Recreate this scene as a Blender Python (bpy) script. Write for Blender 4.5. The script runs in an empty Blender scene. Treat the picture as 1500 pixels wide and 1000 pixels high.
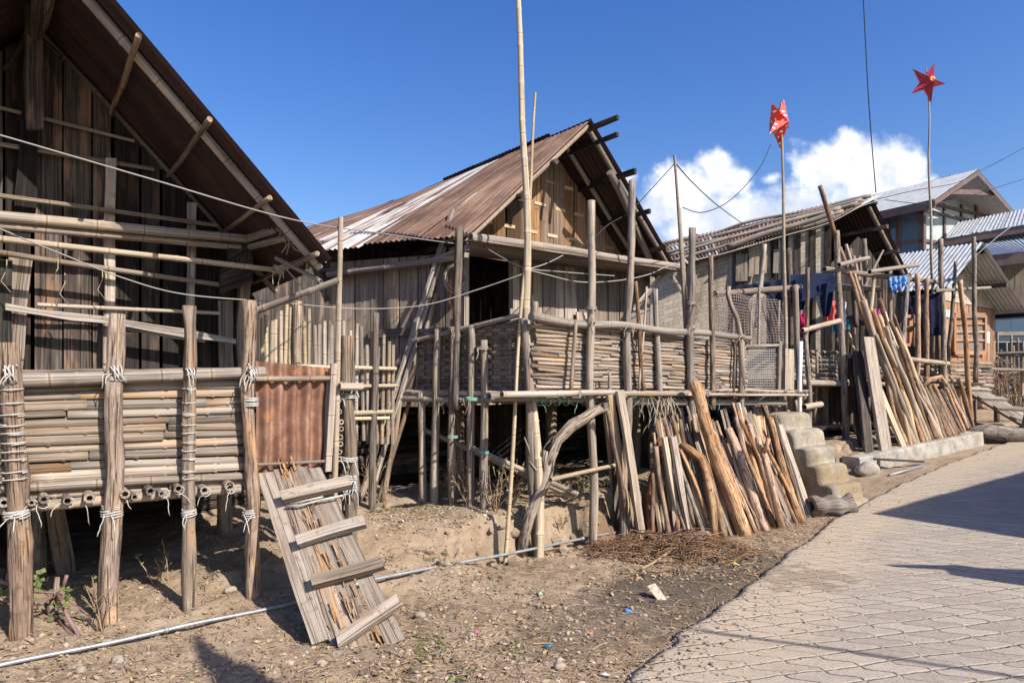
import bpy, math, random
import numpy as np
from mathutils import Vector, Matrix, Quaternion, noise
R = random.Random(11)
SC = bpy.context.scene
COL = SC.collection
# ------------------------------------------------------------------ camera model (24 mm, eye 1.6 m)
F, CX, HY, CH = 1000.0, 750.0, 570.0, 1.6
def P(px, py, Y):
    return Vector(((px - CX) / F * Y, Y, CH - (py - HY) / F * Y))
class Plane:
    """A vertical facade plane: point, direction along it, normal towards the street."""
    def __init__(s, p, d):
        s.p = Vector((p[0], p[1])); s.d = Vector((d[0], d[1])).normalized(); s.n = Vector((s.d.y, -s.d.x))
    def off(s, k): return Plane(s.p + s.n * k, s.d)
    def at(s, px, py, o=0.0):
        k = (px - CX) / F; q = s.p + s.n * o
        Y = q.dot(s.n) / (k * s.n.x + s.n.y)
        return P(px, py, Y)
    def w(s, a, z, o=0.0):
        q = s.p + s.d * a + s.n * o
        return Vector((q.x, q.y, z))
    def a(s, v): return (Vector((v[0], v[1])) - s.p).dot(s.d)
    def n3(s): return Vector((s.n.x, s.n.y, 0))
    def d3(s): return Vector((s.d.x, s.d.y, 0))
A1 = Plane((-3.15, 4.2), (.81, .59))            # left platform front
A1W = A1.off(-1.2)                              # left house front wall
A2 = Plane((.23, 6.5), (1.122, 1))              # middle platform front
A2S = Plane((.23, 6.5), (-1.3, .9))               # its left side
A2W = Plane((-.57, 7.65), (1.122, 1))           # middle house front wall
A2L = Plane((-.57, 7.65), (-1, .42))             # middle house side wall
A3 = Plane((5.97, 12.3), (4.155, 2.7))          # right platform front
# ------------------------------------------------------------------ ground height
def vnoise(x, y, seed=0):
    xi = np.floor(x).astype(np.int64); yi = np.floor(y).astype(np.int64)
    fx = x - xi; fy = y - yi
    fx = fx * fx * (3 - 2 * fx); fy = fy * fy * (3 - 2 * fy)
    def hsh(a, b):
        n = (a * 374761393 + b * 668265263 + seed * 974634777) & 0x7fffffff
        n = ((n ^ (n >> 13)) * 1274126177) & 0x7fffffff
        return ((n ^ (n >> 16)) & 0xffff) / 65535.0
    return (hsh(xi, yi) * (1 - fx) + hsh(xi + 1, yi) * fx) * (1 - fy) + (hsh(xi, yi + 1) * (1 - fx) + hsh(xi + 1, yi + 1) * fx) * fy - .5
def sm(t):
    t = np.clip(t, 0, 1); return t * t * (3 - 2 * t)
def base(x, y):
    t = np.minimum(.75 * x + .66 * y, 45.0); v = t - 8.0
    return .065 * .5 * (v + np.sqrt(v * v + 1.0))
def on_base(px, py, lift=0.0):
    k = (px - CX) / F; Y = 5.0
    for _ in range(60):
        z = float(base(np.float64(k * Y), np.float64(Y))) + lift
        Y = .5 * Y + .5 * min(60, (CH - z) / ((py - HY) / F))
    return Vector((k * Y, Y, z))
EDGE_PX = [(905, 1000), (1000, 921), (1090, 862), (1150, 812), (1220, 760), (1300, 716), (1390, 677), (1480, 645)]
EDGE = [on_base(a, b, .03) for a, b in EDGE_PX]
d0 = (EDGE[1] - EDGE[0]).normalized()
EXY = [(EDGE[0].x - d0.x * 12, EDGE[0].y - d0.y * 12)] + [(e.x, e.y) for e in EDGE]
dl = Vector((.80, .60)); lx, ly = EXY[-1]
EXY += [(lx + dl.x * 8, ly + dl.y * 8), (lx + dl.x * 60, ly + dl.y * 50)]
EXY = np.array(EXY)
def road_sd(x, y):
    """signed distance to the road's near edge, positive on the road side"""
    best = np.full(np.shape(x), 1e9); sg = np.ones(np.shape(x))
    for i in range(len(EXY) - 1):
        ax, ay = EXY[i]; bx, by = EXY[i + 1]; dx, dy = bx - ax, by - ay
        t = np.clip(((x - ax) * dx + (y - ay) * dy) / (dx * dx + dy * dy), 0, 1)
        ex, ey = x - ax - t * dx, y - ay - t * dy
        d = np.sqrt(ex * ex + ey * ey); cr = dy * (x - ax) - dx * (y - ay)
        m = d < best
        best = np.where(m, d, best); sg = np.where(m, np.where(cr > 0, 1.0, -1.0), sg)
    return best * sg
K0 = on_base(1262, 693, .0); K1 = on_base(1440, 652, .0)
KD = Vector((K1.x - K0.x, K1.y - K0.y)); KL = KD.length; KD.normalize(); KN = Vector((KD.y, -KD.x))
def hh(x, y, fine=True):
    x = np.asarray(x, dtype=np.float64); y = np.asarray(y, dtype=np.float64)
    b = base(x, y)
    s2 = (x - .23) * A2.n.x * -1 + (y - 6.5) * A2.n.y * -1
    a2 = (x - .23) * A2.d.x + (y - 6.5) * A2.d.y
    wob = vnoise(x * 2.1, y * 2.1, 3) * .25 + vnoise(x * 6, y * 6, 4) * .15 + vnoise(x * 13, y * 13, 31) * .10 + vnoise(x * 25, y * 25, 32) * .05
    sharp = sm((a2 + 1.1) / .7)
    s_sharp = sm((s2 - .10 + wob) / .16); s_soft = sm((s2 + .5 + wob) / 1.7)
    bank = (.43 + .05 * vnoise(x * 1.5, y * 1.5, 9)) * (sharp * s_sharp + (1 - sharp) * s_soft) * sm((a2 + 3.4) / 2.2)
    face = sharp * 4 * s_sharp * (1 - s_sharp)
    bank = bank + face * (vnoise(x * 7, y * 7, 21) * .12 + vnoise(x * 17, y * 17, 22) * .09 + vnoise(x * 38, y * 38, 23) * .04)
    s1 = -((x + 3.15) * A1.n.x + (y - 4.2) * A1.n.y); a1 = (x + 3.15) * A1.d.x + (y - 4.2) * A1.d.y
    mound = .10 * sm((s1 + .3) / .9) * sm((2.6 - a1) / 1.2)
    s3 = -((x - K0.x) * KN.x + (y - K0.y) * KN.y); a3 = (x - K0.x) * KD.x + (y - K0.y) * KD.y
    hard = sm((a3 + .15) / .2)
    yard = (.27 + .03 * np.clip(s3, 0, 6)) * (hard * sm((s3 - .04) / .14) + (1 - hard) * sm((s3 + .1) / 1.6)) * sm((a3 + 2.2) / 2.0)
    rs = road_sd(x, y)
    z = b + np.maximum(bank, yard) + mound
    rough = np.clip(-rs / .8, .12, 1)
    z = z + rough * (vnoise(x * .9, y * .9, 5) * .07 + vnoise(x * 2.7, y * 2.7, 6) * .06)
    if fine:
        z = z + rough * (vnoise(x * 8, y * 8, 7) * .032 + vnoise(x * 19, y * 19, 8) * .013 + vnoise(x * 41, y * 41, 12) * .007)
    z = z - .05 * sm((rs + .02) / .1) - .012 * sm((rs + .4) / .4)
    return z
def h(x, y): return float(hh(np.float64(x), np.float64(y), False))
def G(px, py):
    """point of the ground seen at a photo pixel"""
    k = (px - CX) / F; Y = 2.5
    while Y < 60:
        if CH - (py - HY) / F * Y <= h(k * Y, Y): break
        Y += .03
    return Vector((k * Y, Y, h(k * Y, Y)))
def drop(v, d=.06): return Vector((v.x, v.y, h(v.x, v.y) - d))
# ------------------------------------------------------------------ mesh builder
WL = {}
def marked(fn):
    def run(s, *a, **k):
        if s.depth == 0: s.marks.append((len(s.v), len(s.f)))
        s.depth += 1
        try: return fn(s, *a, **k)
        finally: s.depth -= 1
    return run
class MB:
    def __init__(s): s.v = []; s.f = []; s.uv = []; s.t = []; s.s = []; s.tone = 0.0; s.depth = 0; s.marks = []
    def face(s, idx, uv, smooth=False):
        s.f.append(idx); s.uv.append(uv); s.t.append(s.tone); s.s.append(smooth)
    def loft(s, rings, vs, us, caps=True, smooth=True, closed=True):
        b = len(s.v); n = len(rings[0])
        for r in rings: s.v.extend(r)
        for i in range(len(rings) - 1):
            for j in range(n if closed else n - 1):
                k = (j + 1) % n
                s.face((b + i * n + j, b + i * n + k, b + (i + 1) * n + k, b + (i + 1) * n + j),
                       ((us[j], vs[i]), (us[j + 1], vs[i]), (us[j + 1], vs[i + 1]), (us[j], vs[i + 1])), smooth)
        if caps:
            s.face(tuple(b + j for j in range(n))[::-1], tuple((us[j] * .3 + .2, vs[0]) for j in range(n))[::-1])
            e = b + (len(rings) - 1) * n
            s.face(tuple(e + j for j in range(n)), tuple((us[j] * .3 + .2, vs[-1]) for j in range(n)))
    @marked
    def tube(s, pts, rad, seg=8, jit=0.0, caps=True, sx=1.0, sy=1.0, ref=None, v0=None, hollow=0.0):
        pts = [Vector(p) for p in pts]
        if not isinstance(rad, (list, tuple)): rad = [rad] * len(pts)
        v = R.uniform(0, 20) if v0 is None else v0
        d = (pts[1] - pts[0]).normalized()
        up = Vector(ref) if ref is not None else (Vector((0, 0, 1)) if abs(d.z) < .9 else Vector((1, .3, 0)))
        e1 = (up - d * up.dot(d)).normalized()
        off = R.uniform(0, 50); rings = []; vs = []
        for i, p in enumerate(pts):
            if i:
                v += (p - pts[i - 1]).length
                d = ((pts[min(i + 1, len(pts) - 1)] - pts[i - 1])).normalized()
                e1 = (e1 - d * e1.dot(d)).normalized()
            e2 = d.cross(e1); ring = []
            for j in range(seg):
                a = 2 * math.pi * j / seg; r = rad[i]
                if jit: r *= 1 + jit * 2 * noise.noise((math.cos(a) * 1.2 + off, math.sin(a) * 1.2, v * 3.2))
                ring.append(p + e1 * (math.cos(a) * r * sx) + e2 * (math.sin(a) * r * sy))
            rings.append(ring); vs.append(v)
        us = [j / seg * rad[0] * 6.28 for j in range(seg + 1)]
        if hollow:
            # open bamboo end: a lip, an inner tube and a bottom
            for end in (0, -1):
                c = pts[end]; dd = (pts[1] - pts[0]).normalized() if end == 0 else (pts[-2] - pts[-1]).normalized()
                inner = [c + (q - c) * hollow for q in rings[end]]
                deep = [q + dd * .09 for q in inner]
                s.loft([rings[end], inner, deep] if end == -1 else [deep, inner, rings[end]], [vs[end], vs[end] + .01, vs[end] + .1], us, caps=False, smooth=False)
                b = len(s.v); s.v.extend(deep); s.face(tuple(range(b, b + seg)), tuple((us[j], 0) for j in range(seg)))
            caps = False
        s.loft(rings, vs, us, caps)
    @marked
    def pole(s, p0, p1, r0, r1=None, bend=.02, n=None, seg=9, jit=.10, hollow=0):
        p0, p1 = Vector(p0), Vector(p1); L = (p1 - p0).length
        r1 = r0 if r1 is None else r1
        n = n or max(4, int(L / .13)); d = (p1 - p0).normalized()
        e = d.cross(Vector((.3, .5, .8))).normalized(); g = d.cross(e); o = R.uniform(0, 99)
        pts = []; rad = []
        for i in range(n + 1):
            t = i / n; k = min(1, 4 * t * (1 - t) + .15) * bend * L
            q = p0.lerp(p1, t) + e * noise.noise((o, t * L * .8, 0)) * k + g * noise.noise((o, 7, t * L * .8)) * k
            pts.append(q); rr = r0 + (r1 - r0) * t
            kn = noise.noise((o, 3, t * L * 2.6)); rad.append(rr * (1 + (.35 * max(0, kn - .25) if jit > .05 else 0)))
        s.tube(pts, rad, seg, jit, hollow=hollow)
    @marked
    def bamboo(s, p0, p1, r0, r1=None, inter=.32, seg=10, bend=.006, hollow=.72, ring=1.10):
        p0, p1 = Vector(p0), Vector(p1); L = (p1 - p0).length; r1 = r0 if r1 is None else r1
        d = (p1 - p0).normalized(); e = d.cross(Vector((.3, .5, .8))).normalized(); g = d.cross(e); o = R.uniform(0, 99)
        st = R.uniform(.05, .9) * inter; ts = [0.0]; k = st
        rr = [1.0]
        while k < L - .03:
            for a, m in ((-.02, 1.0), (-.006, ring), (.004, ring * .985), (.012, .98), (.06, 1.0)):
                if 0 < k + a < L and k + a > ts[-1]: ts.append(k + a); rr.append(m)
            k += inter * R.uniform(.97, 1.03) if False else inter
        ts.append(L); rr.append(1.0)
        pts = [p0 + d * t + (e * noise.noise((o, t * .7, 0)) + g * noise.noise((o, 5, t * .7))) * bend * L for t in ts]
        rad = [(r0 + (r1 - r0) * t / L) * m for t, m in zip(ts, rr)]
        s.tube(pts, rad, seg, 0.0, v0=inter * 40 - st, hollow=hollow)
    @marked
    def board(s, p0, p1, wv, tv, n=None, rough=.004, ends=0.0, v0=None):
        p0, p1, wv, tv = Vector(p0), Vector(p1), Vector(wv) * .5, Vector(tv) * .5
        L = (p1 - p0).length; n = n or max(1, min(14, int(L / .18))); d = (p1 - p0).normalized()
        rings = []; vs = []; v = R.uniform(0, 20) if v0 is None else v0; o = R.uniform(0, 99)
        for i in range(n + 1):
            t = i / n; q = p0.lerp(p1, t)
            k = [noise.noise((o, t * L * 2.2, j * 5.1)) * rough * 2 for j in range(2)]
            wl = wv.normalized()
            e = (R.uniform(-ends, ends), R.uniform(-ends, ends)) if i in (0, n) else (0, 0)
            rings.append([q - wv + wl * k[0] - tv + d * e[0], q + wv + wl * k[1] - tv + d * e[1], q + wv + wl * k[1] + tv + d * e[1], q - wv + wl * k[0] + tv + d * e[0]])
            vs.append(v + t * L)
        W, T = wv.length * 2, tv.length * 2
        s.loft(rings, vs, [0, W, W + T, 2 * W + T, 2 * W + 2 * T], True, False)
    @marked
    def hexa(s, c):
        """c: 4 bottom corners then the 4 top corners above them"""
        c = [Vector(x) for x in c]; us = [0]
        for j in range(4): us.append(us[-1] + (c[(j + 1) % 4] - c[j]).length)
        v = R.uniform(0, 20); s.loft([c[:4], c[4:]], [v, v + (c[4] - c[0]).length], us, True, False)
    @marked
    def grid(s, f, nu, nv, us, vs, smooth=True):
        b = len(s.v)
        for j in range(nv + 1):
            for i in range(nu + 1): s.v.append(Vector(f(i / nu, j / nv)))
        for j in range(nv):
            for i in range(nu):
                k = b + j * (nu + 1) + i; u0, u1 = us * i / nu, us * (i + 1) / nu; w0, w1 = vs * j / nv, vs * (j + 1) / nv
                s.face((k, k + 1, k + nu + 2, k + nu + 1), ((u0, w0), (u1, w0), (u1, w1), (u0, w1)), smooth)
    @marked
    def coil(s, c, axis, r, n=4, rope=.006, pitch=.012):
        axis = Vector(axis).normalized(); e = axis.cross(Vector((.31, .9, .22))).normalized(); g = axis.cross(e); c = Vector(c)
        pts = []; m = int(n * 12); a0 = R.uniform(0, 6)
        for i in range(m + 1):
            a = a0 + i / 12 * 2 * math.pi; rr = r * (1.03 + R.uniform(0, .04))
            pts.append(c + axis * (pitch * (i / 12 - n / 2) + R.uniform(-1, 1) * .002) + e * math.cos(a) * rr + g * math.sin(a) * rr)
        s.tube(pts, rope, 5)
    @marked
    def tail(s, p, L=.12, rope=.004):
        p = Vector(p); d = Vector((R.uniform(-1, 1), R.uniform(-1, -.2), R.uniform(-1, .4))).normalized(); q = [p]
        for i in range(6):
            d = (d + Vector((R.uniform(-.5, .5), R.uniform(-.5, .5), -.45))).normalized(); q.append(q[-1] + d * L / 6)
        s.tube(q, rope, 4)
    def pieces(s):
        out = []
        for i, (v, f) in enumerate(s.marks):
            v1, f1 = s.marks[i + 1] if i + 1 < len(s.marks) else (len(s.v), len(s.f))
            if f1 <= f: continue
            m = MB(); m.v = s.v[v:v1]; m.f = [tuple(k - v for k in q) for q in s.f[f:f1]]; m.uv = s.uv[f:f1]; m.t = s.t[f:f1]; m.s = s.s[f:f1]; out.append(m)
        return out
    def build(s, name, mat, parent=None, loc=None):
        if parent is not None: w = WL[parent.name]
        else: w = Vector(loc) if loc is not None else Vector((0, 0, 0))
        me = bpy.data.meshes.new(name)
        me.from_pydata([tuple(Vector(v) - w) for v in s.v], [], s.f)
        ul = me.uv_layers.new(name='UVMap'); ul.data.foreach_set('uv', np.array([c for f in s.uv for q in f for c in q], dtype=np.float32))
        at = me.attributes.new('tone', 'FLOAT', 'FACE'); at.data.foreach_set('value', np.array(s.t, dtype=np.float32))
        me.polygons.foreach_set('use_smooth', s.s); me.materials.append(mat); me.update()
        return link(name, me, parent, w)
def link(name, me, parent, w):
    o = bpy.data.objects.new(name, me); COL.objects.link(o)
    if parent is not None: o.parent = parent
    else: o.location = w
    WL[o.name] = Vector(w); return o
def tag(o, label, cat, group=None):
    o['label'] = label; o['category'] = cat
    if group: o['group'] = group
    return o
def thing(name, label, cat, loc, group=None):
    o = bpy.data.objects.new(name, None); COL.objects.link(o); o.location = Vector(loc); o.empty_display_size = .1
    WL[o.name] = Vector(loc); return tag(o, label, cat, group)
def single(mb, name, mat, label, cat, loc, group=None):
    return tag(mb.build(name, mat, None, loc), label, cat, group)
def bulk(name, mat, V, Fc, parent=None, smooth=False):
    """big mesh from numpy arrays (stuff)"""
    me = bpy.data.meshes.new(name); n = Fc.shape[1]
    me.vertices.add(len(V)); me.vertices.foreach_set('co', V.astype(np.float32).ravel())
    me.loops.add(Fc.size); me.loops.foreach_set('vertex_index', Fc.astype(np.int32).ravel())
    me.polygons.add(len(Fc)); me.polygons.foreach_set('loop_start', np.arange(0, Fc.size, n, dtype=np.int32))
    me.polygons.foreach_set('loop_total', np.full(len(Fc), n, dtype=np.int32))
    me.update(calc_edges=True); me.validate()
    me.polygons.foreach_set('use_smooth', np.full(len(me.polygons), smooth))
    me.materials.append(mat)
    return link(name, me, parent, Vector((0, 0, 0)))
# ------------------------------------------------------------------ materials
class NT:
    def __init__(s, name):
        s.m = bpy.data.materials.new(name); s.m.use_nodes = True; s.t = s.m.node_tree; s.t.nodes.clear()
        s.out = s.n('ShaderNodeOutputMaterial'); s.b = s.n('ShaderNodeBsdfPrincipled'); s.l(s.b.outputs[0], s.out.inputs[0])
    def n(s, ty, **k):
        x = s.t.nodes.new(ty)
        for a, v in k.items(): setattr(x, a, v)
        return x
    def l(s, a, b): s.t.links.new(a, b)
    def put(s, sock, v):
        if hasattr(v, 'is_output') or isinstance(v, bpy.types.NodeSocket): s.l(v, sock)
        elif isinstance(v, (tuple, list)) and len(v) == 3 and sock.type == 'RGBA': sock.default_value = (*v, 1)
        else: sock.default_value = v
    def math(s, op, a, b=0.0, c=None, clamp=False):
        x = s.n('ShaderNodeMath', operation=op, use_clamp=clamp); s.put(x.inputs[0], a); s.put(x.inputs[1], b)
        if c is not None: s.put(x.inputs[2], c)
        return x.outputs[0]
    def vm(s, op, a, b):
        x = s.n('ShaderNodeVectorMath', operation=op); s.put(x.inputs[0], a); s.put(x.inputs[1], b); return x.outputs['Value' if op in ('LENGTH', 'DOT_PRODUCT') else 'Vector']
    def mix(s, f, a, b, mode='MIX'):
        x = s.n('ShaderNodeMix', data_type='RGBA', blend_type=mode); s.put(x.inputs[0], f); s.put(x.inputs[6], a); s.put(x.inputs[7], b); return x.outputs[2]
    def noise(s, vec, scale, detail=4.0, rough=.55, dist=0.0):
        x = s.n('ShaderNodeTexNoise'); s.put(x.inputs['Vector'], vec); x.inputs['Scale'].default_value = scale; x.inputs['Detail'].default_value = detail
        x.inputs['Roughness'].default_value = rough; x.inputs['Distortion'].default_value = dist; return x.outputs[0]
    def colnoise(s, vec, scale):
        x = s.n('ShaderNodeTexNoise'); s.put(x.inputs['Vector'], vec); x.inputs['Scale'].default_value = scale; x.inputs['Detail'].default_value = 2; return x.outputs['Color']
    def ramp(s, f, stops):
        x = s.n('ShaderNodeValToRGB'); e = x.color_ramp.elements
        while len(e) < len(stops): e.new(.5)
        for i, (p, c) in enumerate(stops):
            e[i].position = p; e[i].color = (*c, 1) if isinstance(c, (tuple, list)) else (c, c, c, 1)
        s.put(x.inputs[0], f); return x.outputs[0]
    def step(s, v, a, b):
        x = s.n('ShaderNodeMapRange', interpolation_type='SMOOTHSTEP'); s.put(x.inputs[0], v); x.inputs[1].default_value = a; x.inputs[2].default_value = b; return x.outputs[0]
    def uv(s, gx, gy, rnd=None):
        u = s.n('ShaderNodeUVMap', uv_map='UVMap').outputs[0]
        v = s.vm('MULTIPLY', u, (gx, gy, 1))
        if rnd is not None:
            c = s.n('ShaderNodeCombineXYZ'); s.put(c.inputs[0], s.math('MULTIPLY', rnd, 57.3)); s.put(c.inputs[1], s.math('MULTIPLY', rnd, 23.7)); s.put(c.inputs[2], s.math('MULTIPLY', rnd, 91.0))
            v = s.vm('ADD', v, c.outputs[0])
        return v
    def isl(s): return s.n('ShaderNodeNewGeometry').outputs['Random Per Island']
    def bump(s, hgt, strength=.5, dist=.01, prev=None):
        x = s.n('ShaderNodeBump'); x.inputs['Strength'].default_value = strength; x.inputs['Distance'].default_value = dist; s.put(x.inputs['Height'], hgt)
        if prev is not None: s.l(prev, x.inputs['Normal'])
        return x.outputs[0]
    def done(s, col, rough=.85, nrm=None, spec=.25, metal=0.0):
        s.put(s.b.inputs['Base Color'], col); s.put(s.b.inputs['Roughness'], rough); s.put(s.b.inputs['Specular IOR Level'], spec); s.put(s.b.inputs['Metallic'], metal)
        if nrm is not None: s.l(nrm, s.b.inputs['Normal'])
        return s.m
def mat_wood(name, dark, mid, light, var=.45, grain=(55, 2.2), crack=.6, bump=.5, stain=(.55, .4, .3), rings=False, warm=None, spots=None):
    t = NT(name); r = t.isl(); r2 = t.n('ShaderNodeObjectInfo').outputs['Random']
    r = t.math('FRACT', t.math('ADD', r, t.math('MULTIPLY', r2, 7.13)))
    v = t.uv(grain[0], grain[1], r)
    g = t.noise(v, 1.0, 6, .62, .6)
    g2 = t.noise(t.uv(6, 1.1, r), 1.0, 4, .6, .3)
    col = t.ramp(g, [(.28, dark), (.5, mid), (.74, light)])
    col = t.mix(t.math('MULTIPLY', t.step(g2, .52, .72), .75), col, t.mix(1.0, col, stain, 'MULTIPLY'))
    if warm: col = t.mix(t.step(t.noise(t.uv(9, 1.6, r), 1.0, 3), .54, .66), col, warm)
    if spots: col = t.mix(t.step(t.noise(t.uv(16, 14, r), 1.0, 5, .65), .56, .66), col, spots)
    vv = t.math('ADD', t.math('MULTIPLY', t.math('SUBTRACT', r, .5), 2 * var), 1.0)
    hs = t.n('ShaderNodeHueSaturation'); t.put(hs.inputs['Value'], vv); t.put(hs.inputs['Color'], col)
    t.put(hs.inputs['Saturation'], t.math('ADD', .7, t.math('MULTIPLY', t.math('FRACT', t.math('MULTIPLY', r, 13.7)), .42))); col = hs.outputs[0]
    ck = t.noise(t.uv(grain[0] * 1.6, grain[1] * .45, r), 1.0, 3, .5, 1.0)
    cr = t.math('MULTIPLY', t.step(ck, .435, .36), crack)
    col = t.mix(cr, col, t.mix(1.0, col, (.22, .18, .15), 'MULTIPLY'))
    hgt = t.math('SUBTRACT', t.math('ADD', g, t.math('MULTIPLY', g2, .6)), t.math('MULTIPLY', cr, .9))
    if rings:
        y = t.n('ShaderNodeSeparateXYZ'); t.l(t.n('ShaderNodeUVMap', uv_map='UVMap').outputs[0], y.inputs[0])
        fr = t.math('ABSOLUTE', t.math('SUBTRACT', t.math('FRACT', t.math('ADD', t.math('DIVIDE', y.outputs[1], .32), .5)), .5))
        col = t.mix(t.math('MULTIPLY', t.step(fr, .028, .006), .7), col, t.mix(1.0, col, (.35, .28, .22), 'MULTIPLY'))
        col = t.mix(t.math('MULTIPLY', t.step(fr, .10, .03), .35), col, t.mix(1.0, col, (1.5, 1.4, 1.25), 'MULTIPLY'))
    return t.done(col, .8, t.bump(hgt, bump, .006), .2)
M = {}
M['post'] = mat_wood('weathered_post', (.09, .068, .052), (.215, .168, .128), (.36, .295, .232), .42, (46, 3.0), .8, .9, warm=(.30, .20, .125), spots=(.17, .13, .10))
M['greywood'] = mat_wood('grey_board', (.16, .128, .10), (.305, .25, .20), (.43, .365, .30), .34, (42, 1.5), .75, .7, spots=(.21, .165, .13))
M['barkpost'] = mat_wood('reddish_bark_post', (.085, .058, .043), (.215, .155, .115), (.345, .27, .21), .3, (55, 6), .9, 1.2, warm=(.36, .22, .13), spots=(.16, .11, .08))
M['darkweave'] = mat_wood('dark_woven_strip', (.085, .062, .046), (.175, .132, .10), (.27, .212, .165), .45, (60, 1.4), .7, .5)
M['wornwood'] = mat_wood('worn_brown_plank', (.10, .068, .045), (.24, .178, .13), (.37, .295, .23), .35, (38, 2.2), .9, .9, warm=(.30, .17, .08), spots=(.14, .095, .065))
M['sidewood'] = mat_wood('weathered_side_plank', (.15, .108, .078), (.30, .228, .168), (.45, .355, .275), .42, (48, 1.5), .8, .6, warm=(.27, .19, .13), spots=(.18, .14, .11))
M['rotwood'] = mat_wood('rotten_board', (.10, .05, .02), (.36, .19, .075), (.55, .33, .14), .3, (60, 6), 1.0, 1.2)
M['darkwood'] = mat_wood('sooty_shaded_plank', (.016, .013, .012), (.046, .037, .032), (.115, .095, .082), .75, (60, 1.6), .8, .6, warm=(.135, .085, .058))  # soot-black planks, darkened further to stand in for shade
M['wallwood'] = mat_wood('house_plank', (.13, .098, .075), (.27, .21, .165), (.41, .335, .275), .45, (60, 1.7), .8, .6)
M['gable'] = mat_wood('flattened_bamboo', (.065, .04, .027), (.205, .118, .062), (.37, .23, .122), .85, (90, 1.2), .9, .7, stain=(.35, .27, .22), spots=(.14, .085, .05))
M['bamboo'] = mat_wood('grey_bamboo', (.165, .13, .10), (.295, .24, .19), (.43, .36, .29), .34, (60, 1.2), .5, .35, rings=True, warm=(.40, .29, .19))
M['bamboo_old'] = mat_wood('dark_bamboo', (.12, .095, .075), (.235, .185, .145), (.36, .295, .235), .4, (60, 1.4), .7, .5, rings=True)
M['bamboo_fresh'] = mat_wood('yellow_bamboo', (.26, .195, .11), (.42, .325, .195), (.55, .445, .295), .22, (45, .9), .45, .3, rings=True, stain=(.6, .5, .4), spots=(.33, .26, .18))
M['slat'] = mat_wood('split_bamboo', (.14, .107, .082), (.27, .212, .162), (.39, .318, .25), .40, (60, 1.3), .6, .5, rings=False, warm=(.31, .19, .11))
M['log'] = mat_wood('firewood_bark', (.13, .073, .043), (.345, .20, .112), (.54, .36, .22), .5, (60, 7), .9, 1.1, warm=(.46, .32, .205), spots=(.15, .085, .055))
M['split'] = mat_wood('fresh_split_wood', (.29, .20, .12), (.47, .35, .225), (.62, .50, .355), .3, (60, 2), .5, .5)
M['redwood'] = mat_wood('red_heartwood', (.13, .06, .035), (.25, .12, .068), (.38, .21, .12), .3, (50, 3), .6, .9)
M['oldlog'] = mat_wood('grey_trunk', (.13, .10, .08), (.27, .215, .17), (.42, .35, .28), .25, (34, 7), 1.0, 1.3, spots=(.15, .11, .08))
M['doorwood'] = mat_wood('orange_wood', (.20, .085, .04), (.35, .165, .075), (.47, .26, .13), .3, (50, 1.6), .5, .4)
def mat_plain(name, c, rough=.8, var=.12, sc=6.0, spec=.3, metal=0.0, bmp=.2):
    t = NT(name); co = t.n('ShaderNodeTexCoord').outputs['Object']; g = t.noise(co, sc, 5, .6)
    col = t.mix(t.ramp(g, [(.3, 0.0), (.7, 1.0)]), tuple(x * (1 - var) for x in c), tuple(min(1, x * (1 + var)) for x in c))
    return t.done(col, rough, t.bump(t.noise(co, sc * 12, 3), bmp, .003), spec, metal)
M['rope'] = mat_plain('white_plastic_strip', (.43, .41, .38), .5, .15, 30)
M['greenrope'] = mat_plain('green_twine', (.16, .36, .27), .7, .3, 30)
M['vine'] = mat_plain('vine_tie', (.33, .27, .2), .8, .3, 30)
M['cable'] = mat_plain('pale_cable', (.27, .255, .235), .6, .1)
M['blackcable'] = mat_plain('black_cable', (.02, .02, .022), .5, .1)
M['pipe'] = mat_plain('galvanised_pipe', (.29, .295, .30), .5, .3, 14, .5, .5)
M['dark'] = mat_plain('dark_interior', (.035, .03, .027), .9)
M['iron'] = mat_plain('dark_iron', (.05, .045, .042), .6, .3)
def mat_metal(name, rust, rust2, zinc, zmin=.5, rough=.62):
    """corrugated sheets; tone > zmin bares zinc on that sheet"""
    t = NT(name); r = t.isl(); tone = t.n('ShaderNodeAttribute', attribute_name='tone').outputs['Fac']
    a = t.noise(t.uv(14, .7, r), 1.0, 5, .6, .2); b = t.noise(t.uv(2.2, 1.1, r), 1.0, 5, .62); c = t.noise(t.uv(40, 9, r), 1.0, 4, .7)
    col = t.mix(t.step(t.math('ADD', t.math('MULTIPLY', a, .55), t.math('MULTIPLY', b, .5)), .42, .64), rust, rust2)
    col = t.mix(t.math('MULTIPLY', t.step(c, .55, .7), .5), col, tuple(x * .55 for x in rust))
    hs = t.n('ShaderNodeHueSaturation'); t.put(hs.inputs['Value'], t.math('ADD', .78, t.math('MULTIPLY', r, .44))); t.put(hs.inputs['Color'], col); col = hs.outputs[0]
    st = t.noise(t.uv(9, .22, r), 1.0, 4, .55)
    z = t.step(t.math('ADD', tone, t.math('MULTIPLY', t.math('SUBTRACT', t.math('ADD', t.math('MULTIPLY', st, .8), t.math('MULTIPLY', b, .2)), .5), 2.6)), .47, .60)
    zc = t.mix(t.step(t.noise(t.uv(20, 3, r), 1.0, 4), .4, .7), zinc, tuple(x * .74 for x in zinc))
    col = t.mix(z, col, zc)
    return t.done(col, t.mix(z, (.8, .8, .8), (rough, rough, rough)), t.bump(c, .25, .004), .3, t.math('MULTIPLY', z, .10))
M['roof_rust'] = mat_metal('rusty_roof_sheet', (.095, .052, .037), (.225, .14, .098), (.48, .46, .44))
M['roof_dark'] = mat_metal('shaded_rust_sheet', (.030, .017, .015), (.062, .033, .028), (.4, .4, .4))  # rust darkened to put the shade of roof undersides into the colour
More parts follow.
